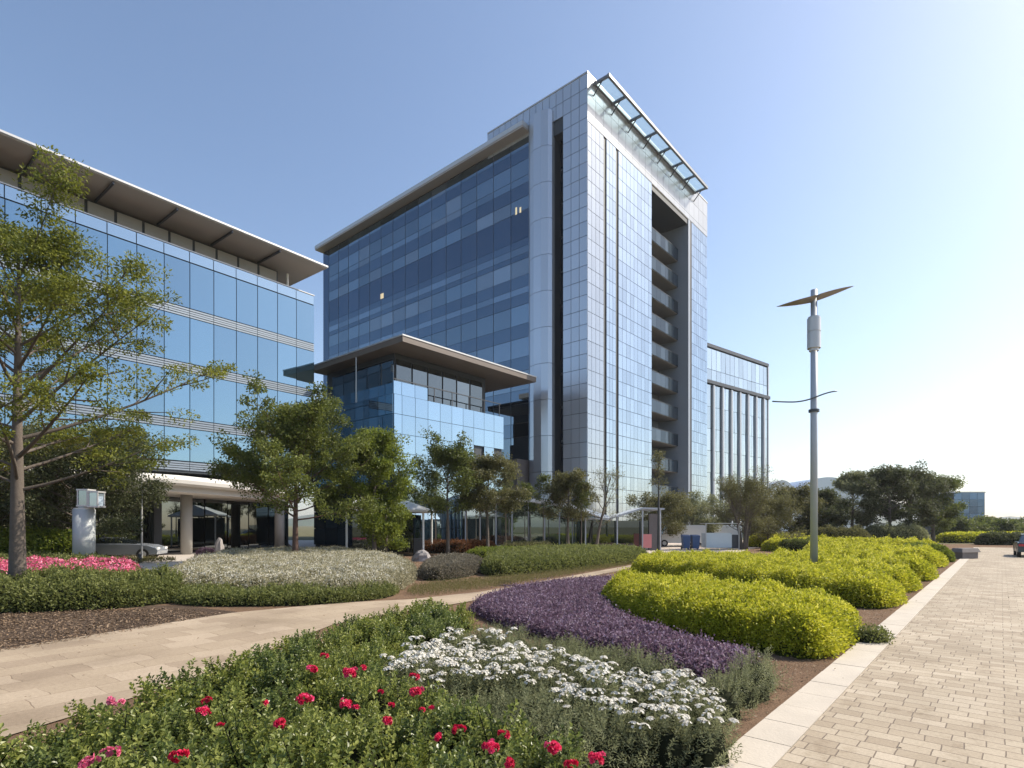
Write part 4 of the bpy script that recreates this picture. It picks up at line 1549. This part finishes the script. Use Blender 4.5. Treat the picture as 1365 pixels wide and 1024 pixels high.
GREY = []
for q in range(3):
    rng = np.random.default_rng(950 + q)
    root = thing('grey_shrub', 'soft grey green needle leaved shrub around the white flowers', 'shrub', (0, 0, 0), 'grey green shrubs around the white flowers')
    mb = MB()
    tips, d = shoots_bush(mb, .34, .42, 150, 16, .05, .0085, False, rng, up=1.0, spread=.5)
    mb.build('foliage', M['leaf_grey'], root)
    sb = MB()
    stems(sb, tips, rng, .004)
    core(sb, .34, .42, .62)
    sb.build('stem', M['twig'], root)
    GREY.append(root)
WHITE = []
for q in range(3):
    rng = np.random.default_rng(970 + q)
    root = thing('white_flower_plant', 'plant topped with clusters of white flowers among grey green shrubs', 'flowering plant', (0, 0, 0), 'white flowering plants in the front bed')
    mb = MB()
    tips, d = shoots_bush(mb, .30, .42, 110, 15, .05, .012, False, rng, up=.9, spread=.5)
    mb.build('foliage', M['leaf_grey'], root)
    sb = MB()
    stems(sb, tips, rng, .004)
    core(sb, .30, .42, .6)
    sb.build('stem', M['twig'], root)
    fb = MB()
    got = []
    for p in tips[np.argsort(-tips[:, 2])]:
        if len(got) < 11 and all(np.linalg.norm(p - g_) > .09 for g_ in got):
            got.append(p)
    for p in got:
        rc = rng.uniform(.032, .058)
        for c in range(17):
            d = rdir(1, 1.1, rng)[0]
            d[2] = abs(d[2])
            cc = p + np.array([0, 0, .03]) + d * rc * np.array([1, 1, .55])
            d = unit(d + np.array([0, 0, .6]))
            s = unit(np.cross(d, [.3, .1, 1.]))
            t = np.cross(d, s)
            az = np.arange(5) * 1.2566 + rng.uniform(0, 6)
            tp = np.cos(az)[:, None] * s + np.sin(az)[:, None] * t + d * .35
            leaves(fb, np.tile(cc, (5, 1)), tp, np.tile(d, (5, 1)), .017, .014, np.clip(rng.normal(.55, .3, 5), 0, 1), fold=.1)
    fb.build('blossoms', M['fl_white'], root)
    WHITE.append(root)


def fill(protos, poly, z, gap, zs=(.85, 1.2), used=None, seed=0, avoid=(), inset=0.):
    rng = np.random.default_rng(seed)
    pl = np.array([G(x, y, z) for x, y in poly])
    c, d = sample_poly(pl, 300, rng)
    c = c[(c - E0) @ N1 < -inset]
    got = list(avoid)
    n0 = len(got)
    for p in c:
        if all((p[0] - q[0]) ** 2 + (p[1] - q[1]) ** 2 > gap ** 2 for q in got):
            got.append(p)
    got = got[n0:]
    for i, p in enumerate(got):
        k = i % len(protos)
        s = random.uniform(*zs)
        loc = (float(p[0]), float(p[1]), -.01)
        if k not in used:
            used.add(k)
            o = protos[k]
            o.location = loc
            o.rotation_euler.z = random.uniform(0, 6.28)
            o.scale = (s, s, s)
        else:
            dup(protos[k], loc, random.uniform(0, 6.28), s)
    return got


uw, ug = set(), set()
W1 = fill(WHITE, [(528, 892), (560, 868), (600, 855), (665, 852), (720, 868), (778, 890), (735, 906), (660, 902), (600, 906), (560, 902)], .42, .30, used=uw, seed=1)
W1 += fill(WHITE, [(740, 908), (780, 896), (850, 898), (905, 900), (945, 918), (980, 932), (955, 950), (880, 958), (790, 945)], .42, .30, used=uw, seed=2, avoid=W1)
G1 = fill(GREY, [(640, 838), (700, 846), (780, 862), (860, 880), (905, 898), (970, 912), (1010, 878), (1052, 892), (1050, 910), (985, 930), (930, 905), (860, 893), (790, 888), (720, 862), (650, 848), (610, 850)], .3, .31, used=ug, seed=3, avoid=W1, inset=.36)
G1 += fill(GREY, [(535, 905), (600, 912), (660, 906), (735, 910), (790, 950), (880, 965), (965, 955), (950, 990), (880, 1000), (760, 992), (680, 975), (600, 950), (540, 925)], .3, .31, used=ug, seed=4, avoid=W1 + G1, inset=.50)

# ------------------------------------------------------------------ trees
M['leaf_round'] = mat_leaf('leaf_round_tree', (.055, .08, .018), (.24, .265, .055))
make_tree('feathery_tree', 'tall open tree with feathery tiered foliage rising from green shrubs by the path', (-13.6, 15.6), 11.8, 4.4, .22, h0=.30, nprim=34, prof=lambda t: (1.0 - .62 * t) * (.75 + .5 * min(1, t * 4)), elev=(.28, .95), clumps=2, nleaf=135, cr=.43, leafL=.10, leafW=.045,
          leafm=M['leaf_fern'], barkm=M['bark_pale'], seed=1, flat=.5, curve=.12, sec=6, inner=.42, az0=.3, wobble=.008, bias=(.12, -.1))
make_tree('broadleaf_tree', 'dark spreading tree between the round lantern column and the blue office', (-22.4, 29.3), 7.6, 4.2, .26, h0=.26, nprim=28, elev=(.22, .95), clumps=3, nleaf=80, cr=.55, leafL=.15, leafW=.08, leafm=M['leaf_dark'], seed=2, sec=6, flat=.7)
make_tree('broadleaf_tree', 'shadowy olive tree behind the trunk of the tall feathery tree', (-27.0, 29.5), 8.0, 4.6, .26, h0=.1, nprim=22, elev=(.1, .9), clumps=3, nleaf=68, cr=.6, leafL=.15, leafW=.08, leafm=M['leaf_olive'], seed=3, sec=6)
make_tree('round_tree', 'rounded dense green tree standing in the cream flower bed', (-11.3, 29.6), 9.2, 4.1, .19, h0=.36, nprim=32, prof=lambda t: (.75 + .5 * math.sin(math.pi * (.15 + .75 * t))) * (1 - .55 * t ** 2.5), elev=(.22, 1.15), clumps=3, nleaf=78, cr=.44, leafL=.135, leafW=.085,
          leafm=M['leaf_round'], barkm=M['bark_red'], seed=4, sec=6, flat=.75, inner=.3, wobble=.015)
make_tree('broadleaf_tree', 'bright green tree tucked behind the rounded tree by the white kiosk', (-7.9, 32.5), 7.6, 2.4, .15, h0=.2, nprim=22, elev=(.1, 1.1), clumps=3, nleaf=68, cr=.45, leafL=.14, leafW=.085, leafm=M['leaf_bright'], seed=5, sec=5)
make_tree('broadleaf_tree', 'small bright green tree in front of the white roofed kiosk', (-7.4, 33.4), 4.5, 1.6, .10, h0=.2, nprim=16, elev=(.1, 1.1), clumps=3, nleaf=57, cr=.36, leafL=.13, leafW=.08, leafm=M['leaf_bright'], seed=6, sec=4)
make_tree('broadleaf_tree', 'slender green tree before the annex corner with a spiky top', (-4.3, 38), 8.3, 2.8, .14, h0=.42, nprim=20, elev=(.15, 1.1), clumps=3, nleaf=53, cr=.46, leafL=.15, leafW=.09, leafm=M['leaf_mid'], seed=7, sec=5)
make_tree('broadleaf_tree', 'green tree in front of the annex right end and the pavilion', (-1.7, 39.5), 7.1, 2.4, .14, h0=.44, nprim=18, elev=(.15, 1.0), clumps=3, nleaf=53, cr=.46, leafL=.15, leafW=.09, leafm=M['leaf_olive'], seed=8, sec=5)
make_tree('broadleaf_tree', 'small olive tree before the tower corner and the pavilion roof', (4.3, 43.5), 6.4, 2.1, .13, h0=.42, nprim=16, elev=(.2, 1.1), clumps=3, nleaf=49, cr=.42, leafL=.15, leafW=.08, leafm=M['leaf_olive'], seed=9, sec=5)
make_tree('sparse_tree', 'thin leaning tree with bare limbs before the bright tower front', (6.4, 43.0), 6.6, 1.6, .12, h0=.3, nprim=12, elev=(.5, 1.2), clumps=2, nleaf=13, cr=.4, leafL=.12, leafW=.05, leafm=M['leaf_olive'], seed=10, sec=4, lean=(1.0, 0), curve=.5)
make_tree('pole_tree', 'pole thin young tree with a dark stem at the path edge', (8.25, 31.9), 6.2, .55, .085, h0=.62, nprim=8, elev=(.8, 1.3), clumps=2, nleaf=17, cr=.22, leafL=.11, leafW=.04, leafm=M['leaf_olive'], barkm=M['pole_dark'], seed=11, sec=3, wobble=.004)
make_tree('multi_stem_tree', 'airy olive tree with several stems before the finned block', (19.0, 46.5), 6.7, 2.8, .12, h0=.22, nprim=9, elev=(.6, 1.3), clumps=3, nleaf=34, cr=.45, leafL=.13, leafW=.05, leafm=M['leaf_olive'], seed=12, sec=4, stems=5, curve=.3)
make_tree('broadleaf_tree', 'low feathery olive tree before the tower recess and parked vans', (13.6, 52), 5.2, 3.0, .15, h0=.3, nprim=18, elev=(.15, .9), clumps=3, nleaf=53, cr=.55, leafL=.17, leafW=.08, leafm=M['leaf_olive'], seed=13, sec=5)
make_tree('broadleaf_tree', 'low dull green tree between the tower and the multi stemmed tree', (17.5, 55), 5.3, 3.1, .15, h0=.3, nprim=18, elev=(.15, .9), clumps=3, nleaf=53, cr=.55, leafL=.17, leafW=.08, leafm=M['leaf_grey'], seed=14, sec=5)
make_tree('broadleaf_tree', 'wind swept olive tree just beside the multi stemmed tree', (22.6, 50), 4.9, 2.4, .13, h0=.15, nprim=18, elev=(.4, 1.1), clumps=3, nleaf=53, cr=.5, leafL=.15, leafW=.06, leafm=M['leaf_olive'], seed=15, sec=5)
RT = [(27.5, 56, 6.2, 3.0, 'leaf_olive', 'dusty brown green tree behind the lamp post'), (31.2, 57, 5.9, 2.8, 'leaf_dark', 'dark tree just past the lamp post, lower than its neighbours'), (36.0, 60, 7.7, 3.2, 'leaf_grey', 'grey green tree with an open crown beside the tall dark tree'),
      (38.6, 58, 8.6, 3.7, 'leaf_dark', 'tallest dark tree of the grove with a cloud like crown'), (42.2, 60, 8.5, 3.4, 'leaf_dark', 'broad dark tree next to the blue glass block'), (46.0, 62, 7.8, 3.0, 'leaf_mid', 'outermost tree of the grove overlapping the blue glass block'),
      (24.8, 60, 5.6, 3.0, 'leaf_brown', 'withered brownish tree beyond the multi stemmed tree')]
for i, (x, y, h, s, lm, lab) in enumerate(RT):
    make_tree('broadleaf_tree', lab, (x, y), h, s, .24, h0=.2 if i not in (2, 3, 4, 5) else .28, nprim=22, elev=(.05, 1.05), clumps=3, nleaf=46, cr=.62, leafL=.2, leafW=.12, leafm=M[lm], seed=20 + i, sec=5, flat=.6, inner=.5)
for i, x in enumerate((-3.4, -2.5, -.5, 1.2, 2.4, -6.0, 5.2)):
    make_tree('young_tree', ['thin young tree stem first of the row before the pavilion', 'thin young tree stem before the annex corner with a tiny crown', 'thin young tree stem in the row under the olive tree', 'thin young tree stem before the middle of the pavilion', 'thin young tree stem before the pavilion beside the small olive tree', 'thin young tree stem by the white kiosk post', 'thin young tree stem at the lower end of the pavilion roof'][i],
              (x, 42.5 + (i % 3)), 5.4 + .5 * (i % 3), .8, .06, h0=.62, nprim=8, elev=(.5, 1.2), clumps=2, nleaf=27, cr=.3, leafL=.13, leafW=.07, leafm=M['leaf_mid'], seed=40 + i, sec=3, wobble=.004, group='young trees before the pavilion')
FT = [(66, 84, 3.4), (73, 92, 3.0), (80, 95, 3.7), (86, 98, 3.2), (93, 100, 4.0), (75, 88, 2.8), (99, 104, 3.6), (82, 90, 2.9)]
for i, (x, y, h) in enumerate(FT):
    make_tree('distant_tree', 'hazy green tree of the far row beyond the walkway end', (x, y), h, 3.4, .2, h0=.12, nprim=14, elev=(.05, 1.0), clumps=3, nleaf=42, cr=.8, leafL=.34, leafW=.2, leafm=M['leaf_mid'], seed=60 + i, sec=4, group='far trees beyond the walkway')
leaf_bed('hedge', [(48, 62), (70, 66), (72, 72), (50, 68)], 1.0, .8, 80, .26, .15, M['leaf_yellow'], 'far yellow green hedge beyond the end of the walkway', 'hedge', seed=70, bump=.1)
leaf_bed('bush', [(47, 56), (58, 57), (60, 60), (48, 59.5)], 1.1, .8, 90, .24, .14, M['leaf_dark'], 'dark low shrubs behind the parked dark car', 'bush', seed=71, bump=.25)

# ------------------------------------------------------------------ litter on the soil
def litter(name, poly, dens, L, mat, lab, seed):
    rng = np.random.default_rng(seed)
    p, d = sample_poly(np.asarray(poly, float), dens, rng)
    n = len(p)
    mb = MB()
    leaves(mb, np.c_[p, rng.uniform(.0, .02, n)], unit(np.c_[rng.normal(size=(n, 2)), rng.normal(0, .25, n)]), rdir(n, 2.5, rng), L * rng.uniform(.4, 1.3, n), L * .45, rng.random(n))
    tag(mb.build(name, mat), lab, 'litter', kind='stuff')


M['chips'] = mat_leaf('bark_chips', (.085, .052, .03), (.27, .185, .115), trans=0)
M['dryleaf'] = mat_leaf('dry_leaf', (.12, .075, .04), (.34, .25, .14), trans=.1)
litter('bark_chips', [(-15, 10.2), G(0, 870), G(150, 846), G(300, 818), (-8.2, 13.6), (-9.6, 13.5), (-15, 12.6)], 380, .06, M['chips'], 'coarse bark chips covering the bed beside the footpath', 1)
litter('fallen_litter', [wl(-3, -.05), wl(30, -.05), wl(30, -1.5), wl(2.5, -.9), wl(-3, -.8)], 160, .035, M['dryleaf'], 'dry leaf litter on bare soil beside the pale kerb', 2)
litter('fallen_litter', [wl(-3, .1), wl(30, .1), wl(30, 12), wl(-3, 12)], 1.6, .045, M['dryleaf'], 'few scattered dry leaves on the block paving', 3)
litter('fallen_litter', [(-8, 6), (-5.0, 5.6), (-4.2, 8), (-3.6, 11.4), (-2, 13.5), (-3, 14.5), (-6.5, 12.5), (-9, 9)], 2.5, .045, M['dryleaf'], 'few scattered dry leaves on the sandstone path', 4)

# ------------------------------------------------------------------ lamp post
LX, LY = 11.5, 21.6
lp = thing('lamp_post', 'tall grey lamp post with a tilted wing reflector, standing in the yellow hedge', 'lamp post', (LX, LY, 0))
b = MB()
b.cyl(LX, LY, 0, 10.95, .135, .115, k=20)
b.build('pole', M['steel_grey'], lp, smooth=True)
b = MB()
for z0, z1, r in ((8.72, 9.32, .235), (9.36, 9.86, .235), (9.86, 9.92, .21), (8.62, 8.72, .17), (9.30, 9.38, .215)):
    b.cyl(LX, LY, z0, z1, r, k=24)
b.build('speaker_drum', M['edge'], lp)
b = MB()
b.cyl(LX, LY, 6.3, 6.4, .19, k=16)
b.build('clamp_ring', M['steel_dark'], lp)


def wing(xa, za, xb, zb, chord, th, nm):
    mb = MB()
    k = 10
    t = np.linspace(0, 1, k)
    rows = []
    for q in t:
        x, z = xa + (xb - xa) * q, za + (zb - za) * q
        c = chord * (1 - q ** 2.2) * .5 + .02
        h = th * (1 - q ** 1.5) + .012
        rows.append([(x, LY - c, z), (x, LY - c * .5, z - h * .6), (x, LY, z - h), (x, LY + c * .5, z - h * .6), (x, LY + c, z), (x, LY, z + h * .5)])
    v = np.array(rows).reshape(-1, 3)
    f = [[i * 6 + j, i * 6 + (j + 1) % 6, (i + 1) * 6 + (j + 1) % 6, (i + 1) * 6 + j] for i in range(k - 1) for j in range(6)]
    mb.add(v, f)
    for r_, rev in ((0, 1), (k - 1, 0)):
        idx = np.arange(6) + r_ * 6
        mb.I.append(idx[::-1] if rev else idx)
        mb.S.append(np.array([6]))
        mb.T.append(np.array([.5]))
        mb.M.append(np.array([0]))
    return mb.build(nm, M['wing'], lp)


wing(LX - .05, 10.62, LX - 1.42, 10.32, .75, .13, 'wing_reflector')
wing(LX + .05, 10.66, LX + 1.50, 11.10, .75, .13, 'wing_reflector')
b = MB()
zA = 6.9
s = np.linspace(0, 1, 14)
xs_ = np.linspace(-1.66, .78, 20)
b.tube(np.c_[LX + xs_, np.full(20, LY - .17), 6.62 + .49 / (1 + np.exp(-(xs_ - .05) * 3.2)) + .06 * (xs_ < -.8) * (-.8 - xs_)], .026, 8)
b.build('side_arm', M['steel_dark'], lp, smooth=True)

for x_, y_, lab in ((9.4 + 11.0 / math.tan(math.radians(43)), 11.3, 'grey lamp post beside the paved walkway throwing a thin shadow over the near pavers'), (14.0 + 11.0 / math.tan(math.radians(43)), 17.8, 'grey lamp post farther along the paved walkway with a shadow across it')):
    dup(lp, (x_, y_, 0), .3, label=lab)
# ------------------------------------------------------------------ lantern column and small things on the left
CX, CY = A(112, 700, 26)[0], 26.0
lc = thing('lantern_column', 'thick round grey column carrying two square glass lanterns', 'lantern', (CX, CY, 0))
b = MB()
b.cyl(CX, CY, 0, 2.72, .43, k=32)
b.build('shaft', M['steel_grey_pale'], lc, smooth=True)
b = MB()
b.cyl(CX, CY, 2.72, 2.78, .40, k=32)
b.cyl(CX + .05, CY, 2.78, 3.0, .28, .16, k=24)
b.build('cap', M['edge'], lc)


def lantern(x0, x1, y0, y1, z0, z1):
    mb = MB()
    t = .05
    for x in (x0, x1 - t):
        for y in (y0, y1 - t):
            mb.box(x, x + t, y, y + t, z0 + t, z1 - t)
    mb.box(x0 - .02, x1 + .02, y0 - .02, y1 + .02, z1 - t, z1 + .02)
    mb.box(x0 - .02, x1 + .02, y0 - .02, y1 + .02, z0 - .02, z0 + t)
    o = mb.build('lantern', M['edge'], lc)
    mb = MB()
    mb.box(x0 + .03, x1 - .03, y0 + .03, y1 - .03, z0 + t + .002, z1 - t - .002)
    mb.build('glazing', M['glass_lan'], o)
    mb = MB()
    mb.cyl((x0 + x1) / 2, (y0 + y1) / 2, z0 + t + .01, z0 + .5, .07, k=10)
    mb.build('lamp', M['white'], o)


lantern(CX - .14, CX + .34, CY - .25, CY + .25, 2.86, 3.62)
lantern(CX + .42, CX + .88, CY - .35, CY + .12, 2.82, 3.52)
px_, py_ = A(189, 700, 31)[0], 31.0
fp = thing('thin_post', 'thin pale metal post by the driveway before the lobby glass', 'post', (px_, py_, 0))
b = MB()
b.cyl(px_, py_, .05, 4.9, .05, .04, k=10)
b.build('shaft', M['edge'], fp)
b = MB()
b.cyl(px_, py_, 0, .06, .14, k=12)
b.build('base_plate', M['steel_dark'], fp)
bx_, by_ = A(186, 700, 30)[0], 30.0
bo = thing('bollard', 'small black bollard at the driveway edge by the thin post', 'bollard', (bx_, by_, 0))
b = MB()
b.cyl(bx_, by_, 0, .42, .1, .09, k=14)
b.build('shaft', M['steel_dark'], bo)
b = MB()
b.cyl(bx_, by_, .42, .48, .11, .06, k=14)
b.build('cap', M['steel_dark'], bo)


def rock(name, lab, x, y, sx, sy, sz, seed):
    rng = np.random.default_rng(seed)
    mb = MB()
    ph = np.linspace(-.2, math.pi / 2, 8)
    th = np.linspace(0, 2 * math.pi, 14, endpoint=False)
    w = rng.uniform(.8, 1.15, (8, 14))
    v = [(x + sx * math.cos(p) * math.cos(t) * w[i, j], y + sy * math.cos(p) * math.sin(t) * w[i, j], sz * math.sin(p) * (.9 + .1 * w[i, j])) for i, p in enumerate(ph) for j, t in enumerate(th)]
    mb.add(v, [[i * 14 + j, i * 14 + (j + 1) % 14, (i + 1) * 14 + (j + 1) % 14, (i + 1) * 14 + j] for i in range(7) for j in range(14)])
    tag(mb.build(name, M['rock'], loc=(x, y, 0)), lab, 'rock')


rock('standing_stone', 'pale pointed standing stone beside the dark purple shrub', -18.6 + .95, 34.2, .3, .28, 1.25, 3)
rock('boulder', 'grey boulder at the back of the cream bed below the kiosk', -5.0, 31.6, .55, .4, .62, 4)


# ------------------------------------------------------------------ vehicles and plaza things
def car(name, lab, cat, x, y, rz, body, L=4.4, W=1.78, Hh=1.42, van=False):
    root = thing(name, lab, cat, (0, 0, 0))
    root.location = (x, y, 0)
    root.rotation_euler.z = rz
    if van:
        prof = [(-L / 2, .35), (-L / 2, 1.0), (-L / 2 + .05, Hh - .05), (-L / 2 + .3, Hh), (L / 2 - 1.3, Hh), (L / 2 - .65, 1.15), (L / 2 - .08, .95), (L / 2, .6), (L / 2 - .05, .35)]
    else:
        prof = [(-L / 2, .32), (-L / 2 + .02, .72), (-L / 2 + .12, .88), (-L / 2 + .75, .95), (L / 2 - 1.45, .93), (L / 2 - .55, .84), (L / 2 - .1, .68), (L / 2, .5), (L / 2 - .06, .30)]
    mb = MB()
    k = len(prof)
    W2 = W / 2
    rings = [(-W2, .94), (-W2 * .97, 1.0), (W2 * .97, 1.0), (W2, .94)]
    v = [(px, ry, .32 + (pz - .32) * rs + .0) for ry, rs in rings for px, pz in prof]
    f = [[r * k + i, r * k + (i + 1) % k, (r + 1) * k + (i + 1) % k, (r + 1) * k + i] for r in range(3) for i in range(k)]
    mb.add(v, f)
    for r in (0, 3):
        idx = np.arange(k) + r * k
        mb.I.append(idx[::-1] if r == 0 else idx)
        mb.S.append(np.array([k]))
        mb.T.append(np.array([.5]))
        mb.M.append(np.array([0]))
    o = mb.build('body', body, root)
    if not van:
        mb = MB()
        lo_, hi_ = [(-L / 2 + .55, .93), (L / 2 - 1.25, .92)], [(-L / 2 + 1.05, Hh - .04), (L / 2 - 2.1, Hh - .02)]
        q = [(lo_[0][0], -W2 * .93, lo_[0][1]), (lo_[1][0], -W2 * .93, lo_[1][1]), (lo_[1][0], W2 * .93, lo_[1][1]), (lo_[0][0], W2 * .93, lo_[0][1]), (hi_[0][0], -W2 * .72, hi_[0][1]), (hi_[1][0], -W2 * .72, hi_[1][1]), (hi_[1][0], W2 * .72, hi_[1][1]), (hi_[0][0], W2 * .72, hi_[0][1])]
        mb.hexa(q)
        mb.build('window', M['glass_dark'], root)
        mb = MB()
        q = [(x_, y_ * 1.01, z_ + .005) for x_, y_, z_ in q[4:]]
        q += [(x_, y_, z_ + .05) for x_, y_, z_ in q]
        mb.hexa(q)
        for xx, hx_ in ((-.02 * L, 0), (.1, 0)):
            pass
        mb.build('roof', body, root)
    else:
        mb = MB()
        for sy in (-1, 1):
            mb.box(L / 2 - 2.0, L / 2 - 1.15, sy * W2 - .006, sy * W2 + .006, 1.15, Hh - .25)
        mb.hexa([(L / 2 - .72, -W2 * .85, 1.18), (L / 2 - .66, -W2 * .85, 1.18), (L / 2 - .66, W2 * .85, 1.18), (L / 2 - .72, W2 * .85, 1.18), (L / 2 - 1.3, -W2 * .8, Hh - .06), (L / 2 - 1.22, -W2 * .8, Hh - .06), (L / 2 - 1.22, W2 * .8, Hh - .06), (L / 2 - 1.3, W2 * .8, Hh - .06)])
        mb.build('window', M['glass_dark'], root)
    for sx in (-1, 1):
        for sy in (-1, 1):
            wx, wy = sx * L * .31, sy * (W2 - .09)
            mb = MB()
            mb.tube([(wx, wy - .1, .32), (wx, wy + .1, .32)], .32, 18)
            w = mb.build('wheel', M['rubber'], root)
            mb = MB()
            mb.tube([(wx, wy - .105, .32), (wx, wy + .105, .32)], .19, 12)
            mb.build('rim', M['edge'], w)
    for sy in (-1, 1):
        mb = MB()
        mb.box(L / 2 - .16, L / 2 - .02, sy * W2 * .72 - .2, sy * W2 * .72 + .2, .58, .7)
        mb.build('headlight', M['white'], root)
        mb = MB()
        mb.box(-L / 2 - .012, -L / 2 + .05, sy * W2 * .75 - .18, sy * W2 * .75 + .18, .68, .82)
        mb.build('tail_light', M['tail'], root)
    return root


M['paint_silver'] = mat_solid('silver_paint', (.42, .46, .52), .25, .6, var=.03)
M['paint_dark'] = mat_solid('dark_green_paint', (.03, .045, .05), .25, .2, var=.05)
M['paint_white'] = mat_solid('white_car_paint', (.75, .75, .74), .3, .0, var=.02)
M['tail'] = mat_solid('tail_red', (.45, .02, .03), .3)
car('parked_car', 'low silver car parked beside the lobby glass of the blue office', 'car', A(165, 700, 33.2)[0], 33.2, .25, M['paint_silver'], L=4.1, Hh=1.25)
car('parked_car', 'dark car parked on the plaza at the end of the walkway', 'car', 33.4, 36.3, .9, M['paint_dark'], L=4.2, Hh=1.4)
car('parked_van', 'white van parked under the trees beside the blue bins', 'van', 15.6, 53, 3.0, M['paint_white'], L=4.6, Hh=2.0, van=True)
car('parked_van', 'white van half hidden behind the multi stemmed tree', 'van', 20.0, 56, 3.2, M['paint_white'], L=4.8, Hh=2.0, van=True)
car('parked_car', 'pale low car parked by the dark shelter on the plaza', 'car', 10.6, 46.6 + 5, 3.3, M['paint_white'], L=4.0)
BN = ['blue wheeled bin on the plaza, nearest the dark shelter', 'blue wheeled bin on the plaza, nearest the pale stall']
for i, x in enumerate((14.1, 14.85)):
    root = thing('wheeled_bin', BN[i], 'bin', (x, 46.0, 0), 'blue bins on the plaza')
    mb = MB()
    mb.hexa([(x - .24, 45.75, .1), (x + .24, 45.75, .1), (x + .24, 46.25, .1), (x - .24, 46.25, .1), (x - .31, 45.68, 1.1), (x + .31, 45.68, 1.1), (x + .31, 46.32, 1.1), (x - .31, 46.32, 1.1)])
    mb.build('body', M['blue'], root)
    mb = MB()
    mb.hexa([(x - .34, 45.64, 1.103), (x + .34, 45.64, 1.103), (x + .34, 46.36, 1.103), (x - .34, 46.36, 1.103), (x - .28, 45.75, 1.17), (x + .28, 45.75, 1.17), (x + .28, 46.3, 1.22), (x - .28, 46.3, 1.22)])
    mb.build('lid', M['blue'], root)
    for sx in (-1, 1):
        mb = MB()
        mb.tube([(x + sx * .27 - .03, 46.26, .12), (x + sx * .27 + .03, 46.26, .12)], .12, 12)
        mb.build('wheel', M['rubber'], root)
x, y = A(938, 700, 47)[0] + 1.2, 47.0
st = thing('pale_stall', 'pale boxy stall with a dark end beside the blue bins', 'stall', (x, y, 0))
mb = MB()
mb.box(x - 1.2, x + .9, y - .6, y + .6, .15, 1.35)
mb.build('counter', M['panel_pale'], st)
mb = MB()
mb.box(x + .903, x + 1.5, y - .55, y + .55, .1, 1.2)
mb.build('end_box', M['steel_dark'], st)
mb = MB()
mb.box(x - 1.3, x + 1.55, y - .7, y + .7, 2.1, 2.16)
mb.build('awning', M['edge'], st)
for sx in (-1.25, 1.45):
    mb = MB()
    mb.cyl(x + sx, y - .7, 0, 2.1, .04, k=8)
    mb.build('post', M['edge'], st)
x, y = A(863, 700, 43.5)[0], 43.5
sg = thing('sign_board', 'faded red standing board on the plaza near the pole thin tree', 'sign', (x, y, 0))
mb = MB()
mb.box(x - .32, x + .32, y - .03, y + .03, .25, 1.3)
mb.build('board', M['sign_red'], sg)
for sx in (-.28, .28):
    mb = MB()
    mb.cyl(x + sx, y, 0, 1.35, .03, k=8)
    mb.build('leg', M['steel_dark'], sg)
# stone block bench at the end of the walk
x, y = 27.1, 33.9
be = thing('stone_bench', 'dark stone block bench where the walkway meets the plaza', 'bench', (x, y, 0))
fq = Frame((x, y), (.95, .3), (-.3, .95))
mb = MB()
mb.fbox(fq, -.65, .65, -.28, .28, 0, .38)
mb.build('base', M['stone_dark'], be)
mb = MB()
mb.hexa([fq.p(u, n, .383) for u, n in ((-.78, -.36), (.78, -.36), (.78, .36), (-.78, .36))] + [fq.p(u, n, .62) for u, n in ((-.66, -.28), (.66, -.28), (.66, .28), (-.66, .28))])
mb.build('seat', M['stone_dark'], be)

# ------------------------------------------------------------------ sky, sun, air, camera
EL, AZ = math.radians(43), math.atan2(1.0, .25)          # azimuth clockwise from +Y
w = bpy.data.worlds.new('World')
SC.world = w
w.use_nodes = True
nt = w.node_tree
nt.nodes.clear()
sky = nt.nodes.new('ShaderNodeTexSky')
sky.sky_type = 'NISHITA'
sky.sun_disc = False
sky.sun_elevation = EL
sky.sun_rotation = AZ
sky.altitude = 0
sky.air_density = 1.0
sky.dust_density = 1.3
sky.ozone_density = 1.4
bg = nt.nodes.new('ShaderNodeBackground')
bg.inputs['Strength'].default_value = .138
wo = nt.nodes.new('ShaderNodeOutputWorld')
nt.links.new(sky.outputs[0], bg.inputs[0])
nt.links.new(bg.outputs[0], wo.inputs[0])
sl = bpy.data.lights.new('sun', 'SUN')
sl.energy = 4.4
sl.angle = math.radians(.5)
sl.color = (1, .915, .77)
so = bpy.data.objects.new('sun', sl)
COL.objects.link(so)
sdir = Vector((math.sin(AZ) * math.cos(EL), math.cos(AZ) * math.cos(EL), math.sin(EL)))
so.rotation_euler = sdir.to_track_quat('Z', 'Y').to_euler()
so.location = sdir * 80

if HAZE:
    mb = MB()
    mb.box(-3000, 3200, -60, 2600, -5, 110)
    hz = NT('haze_air')
    pv = hz.n('VolumePrincipled')
    pv.inputs['Color'].default_value = (.93, .95, 1, 1)
    pv.inputs['Density'].default_value = HAZE
    pv.inputs['Anisotropy'].default_value = .3
    hz.link(pv, 0, hz.out, 1)
    tag(mb.build('haze', hz.m), kind='stuff')

cam = bpy.data.cameras.new('camera')
cam.sensor_width = 36
cam.lens = F / 1365 * 36
cam.shift_y = (PY - 512) / 1365
cam.clip_end = 20000
cam.clip_start = .05
co = bpy.data.objects.new('camera', cam)
COL.objects.link(co)
co.location = (0, 0, HC)
co.rotation_euler = (math.radians(90), 0, 0)
SC.camera = co
SC.view_settings.view_transform = 'Standard'
SC.view_settings.look = 'None'
SC.view_settings.exposure = 0.58
SC.view_settings.gamma = 1
SC.cycles.max_bounces = 6
SC.cycles.diffuse_bounces = 3
SC.cycles.glossy_bounces = 3
SC.cycles.transparent_max_bounces = 8
SC.cycles.volume_bounces = 0
SC.cycles.use_denoising = True
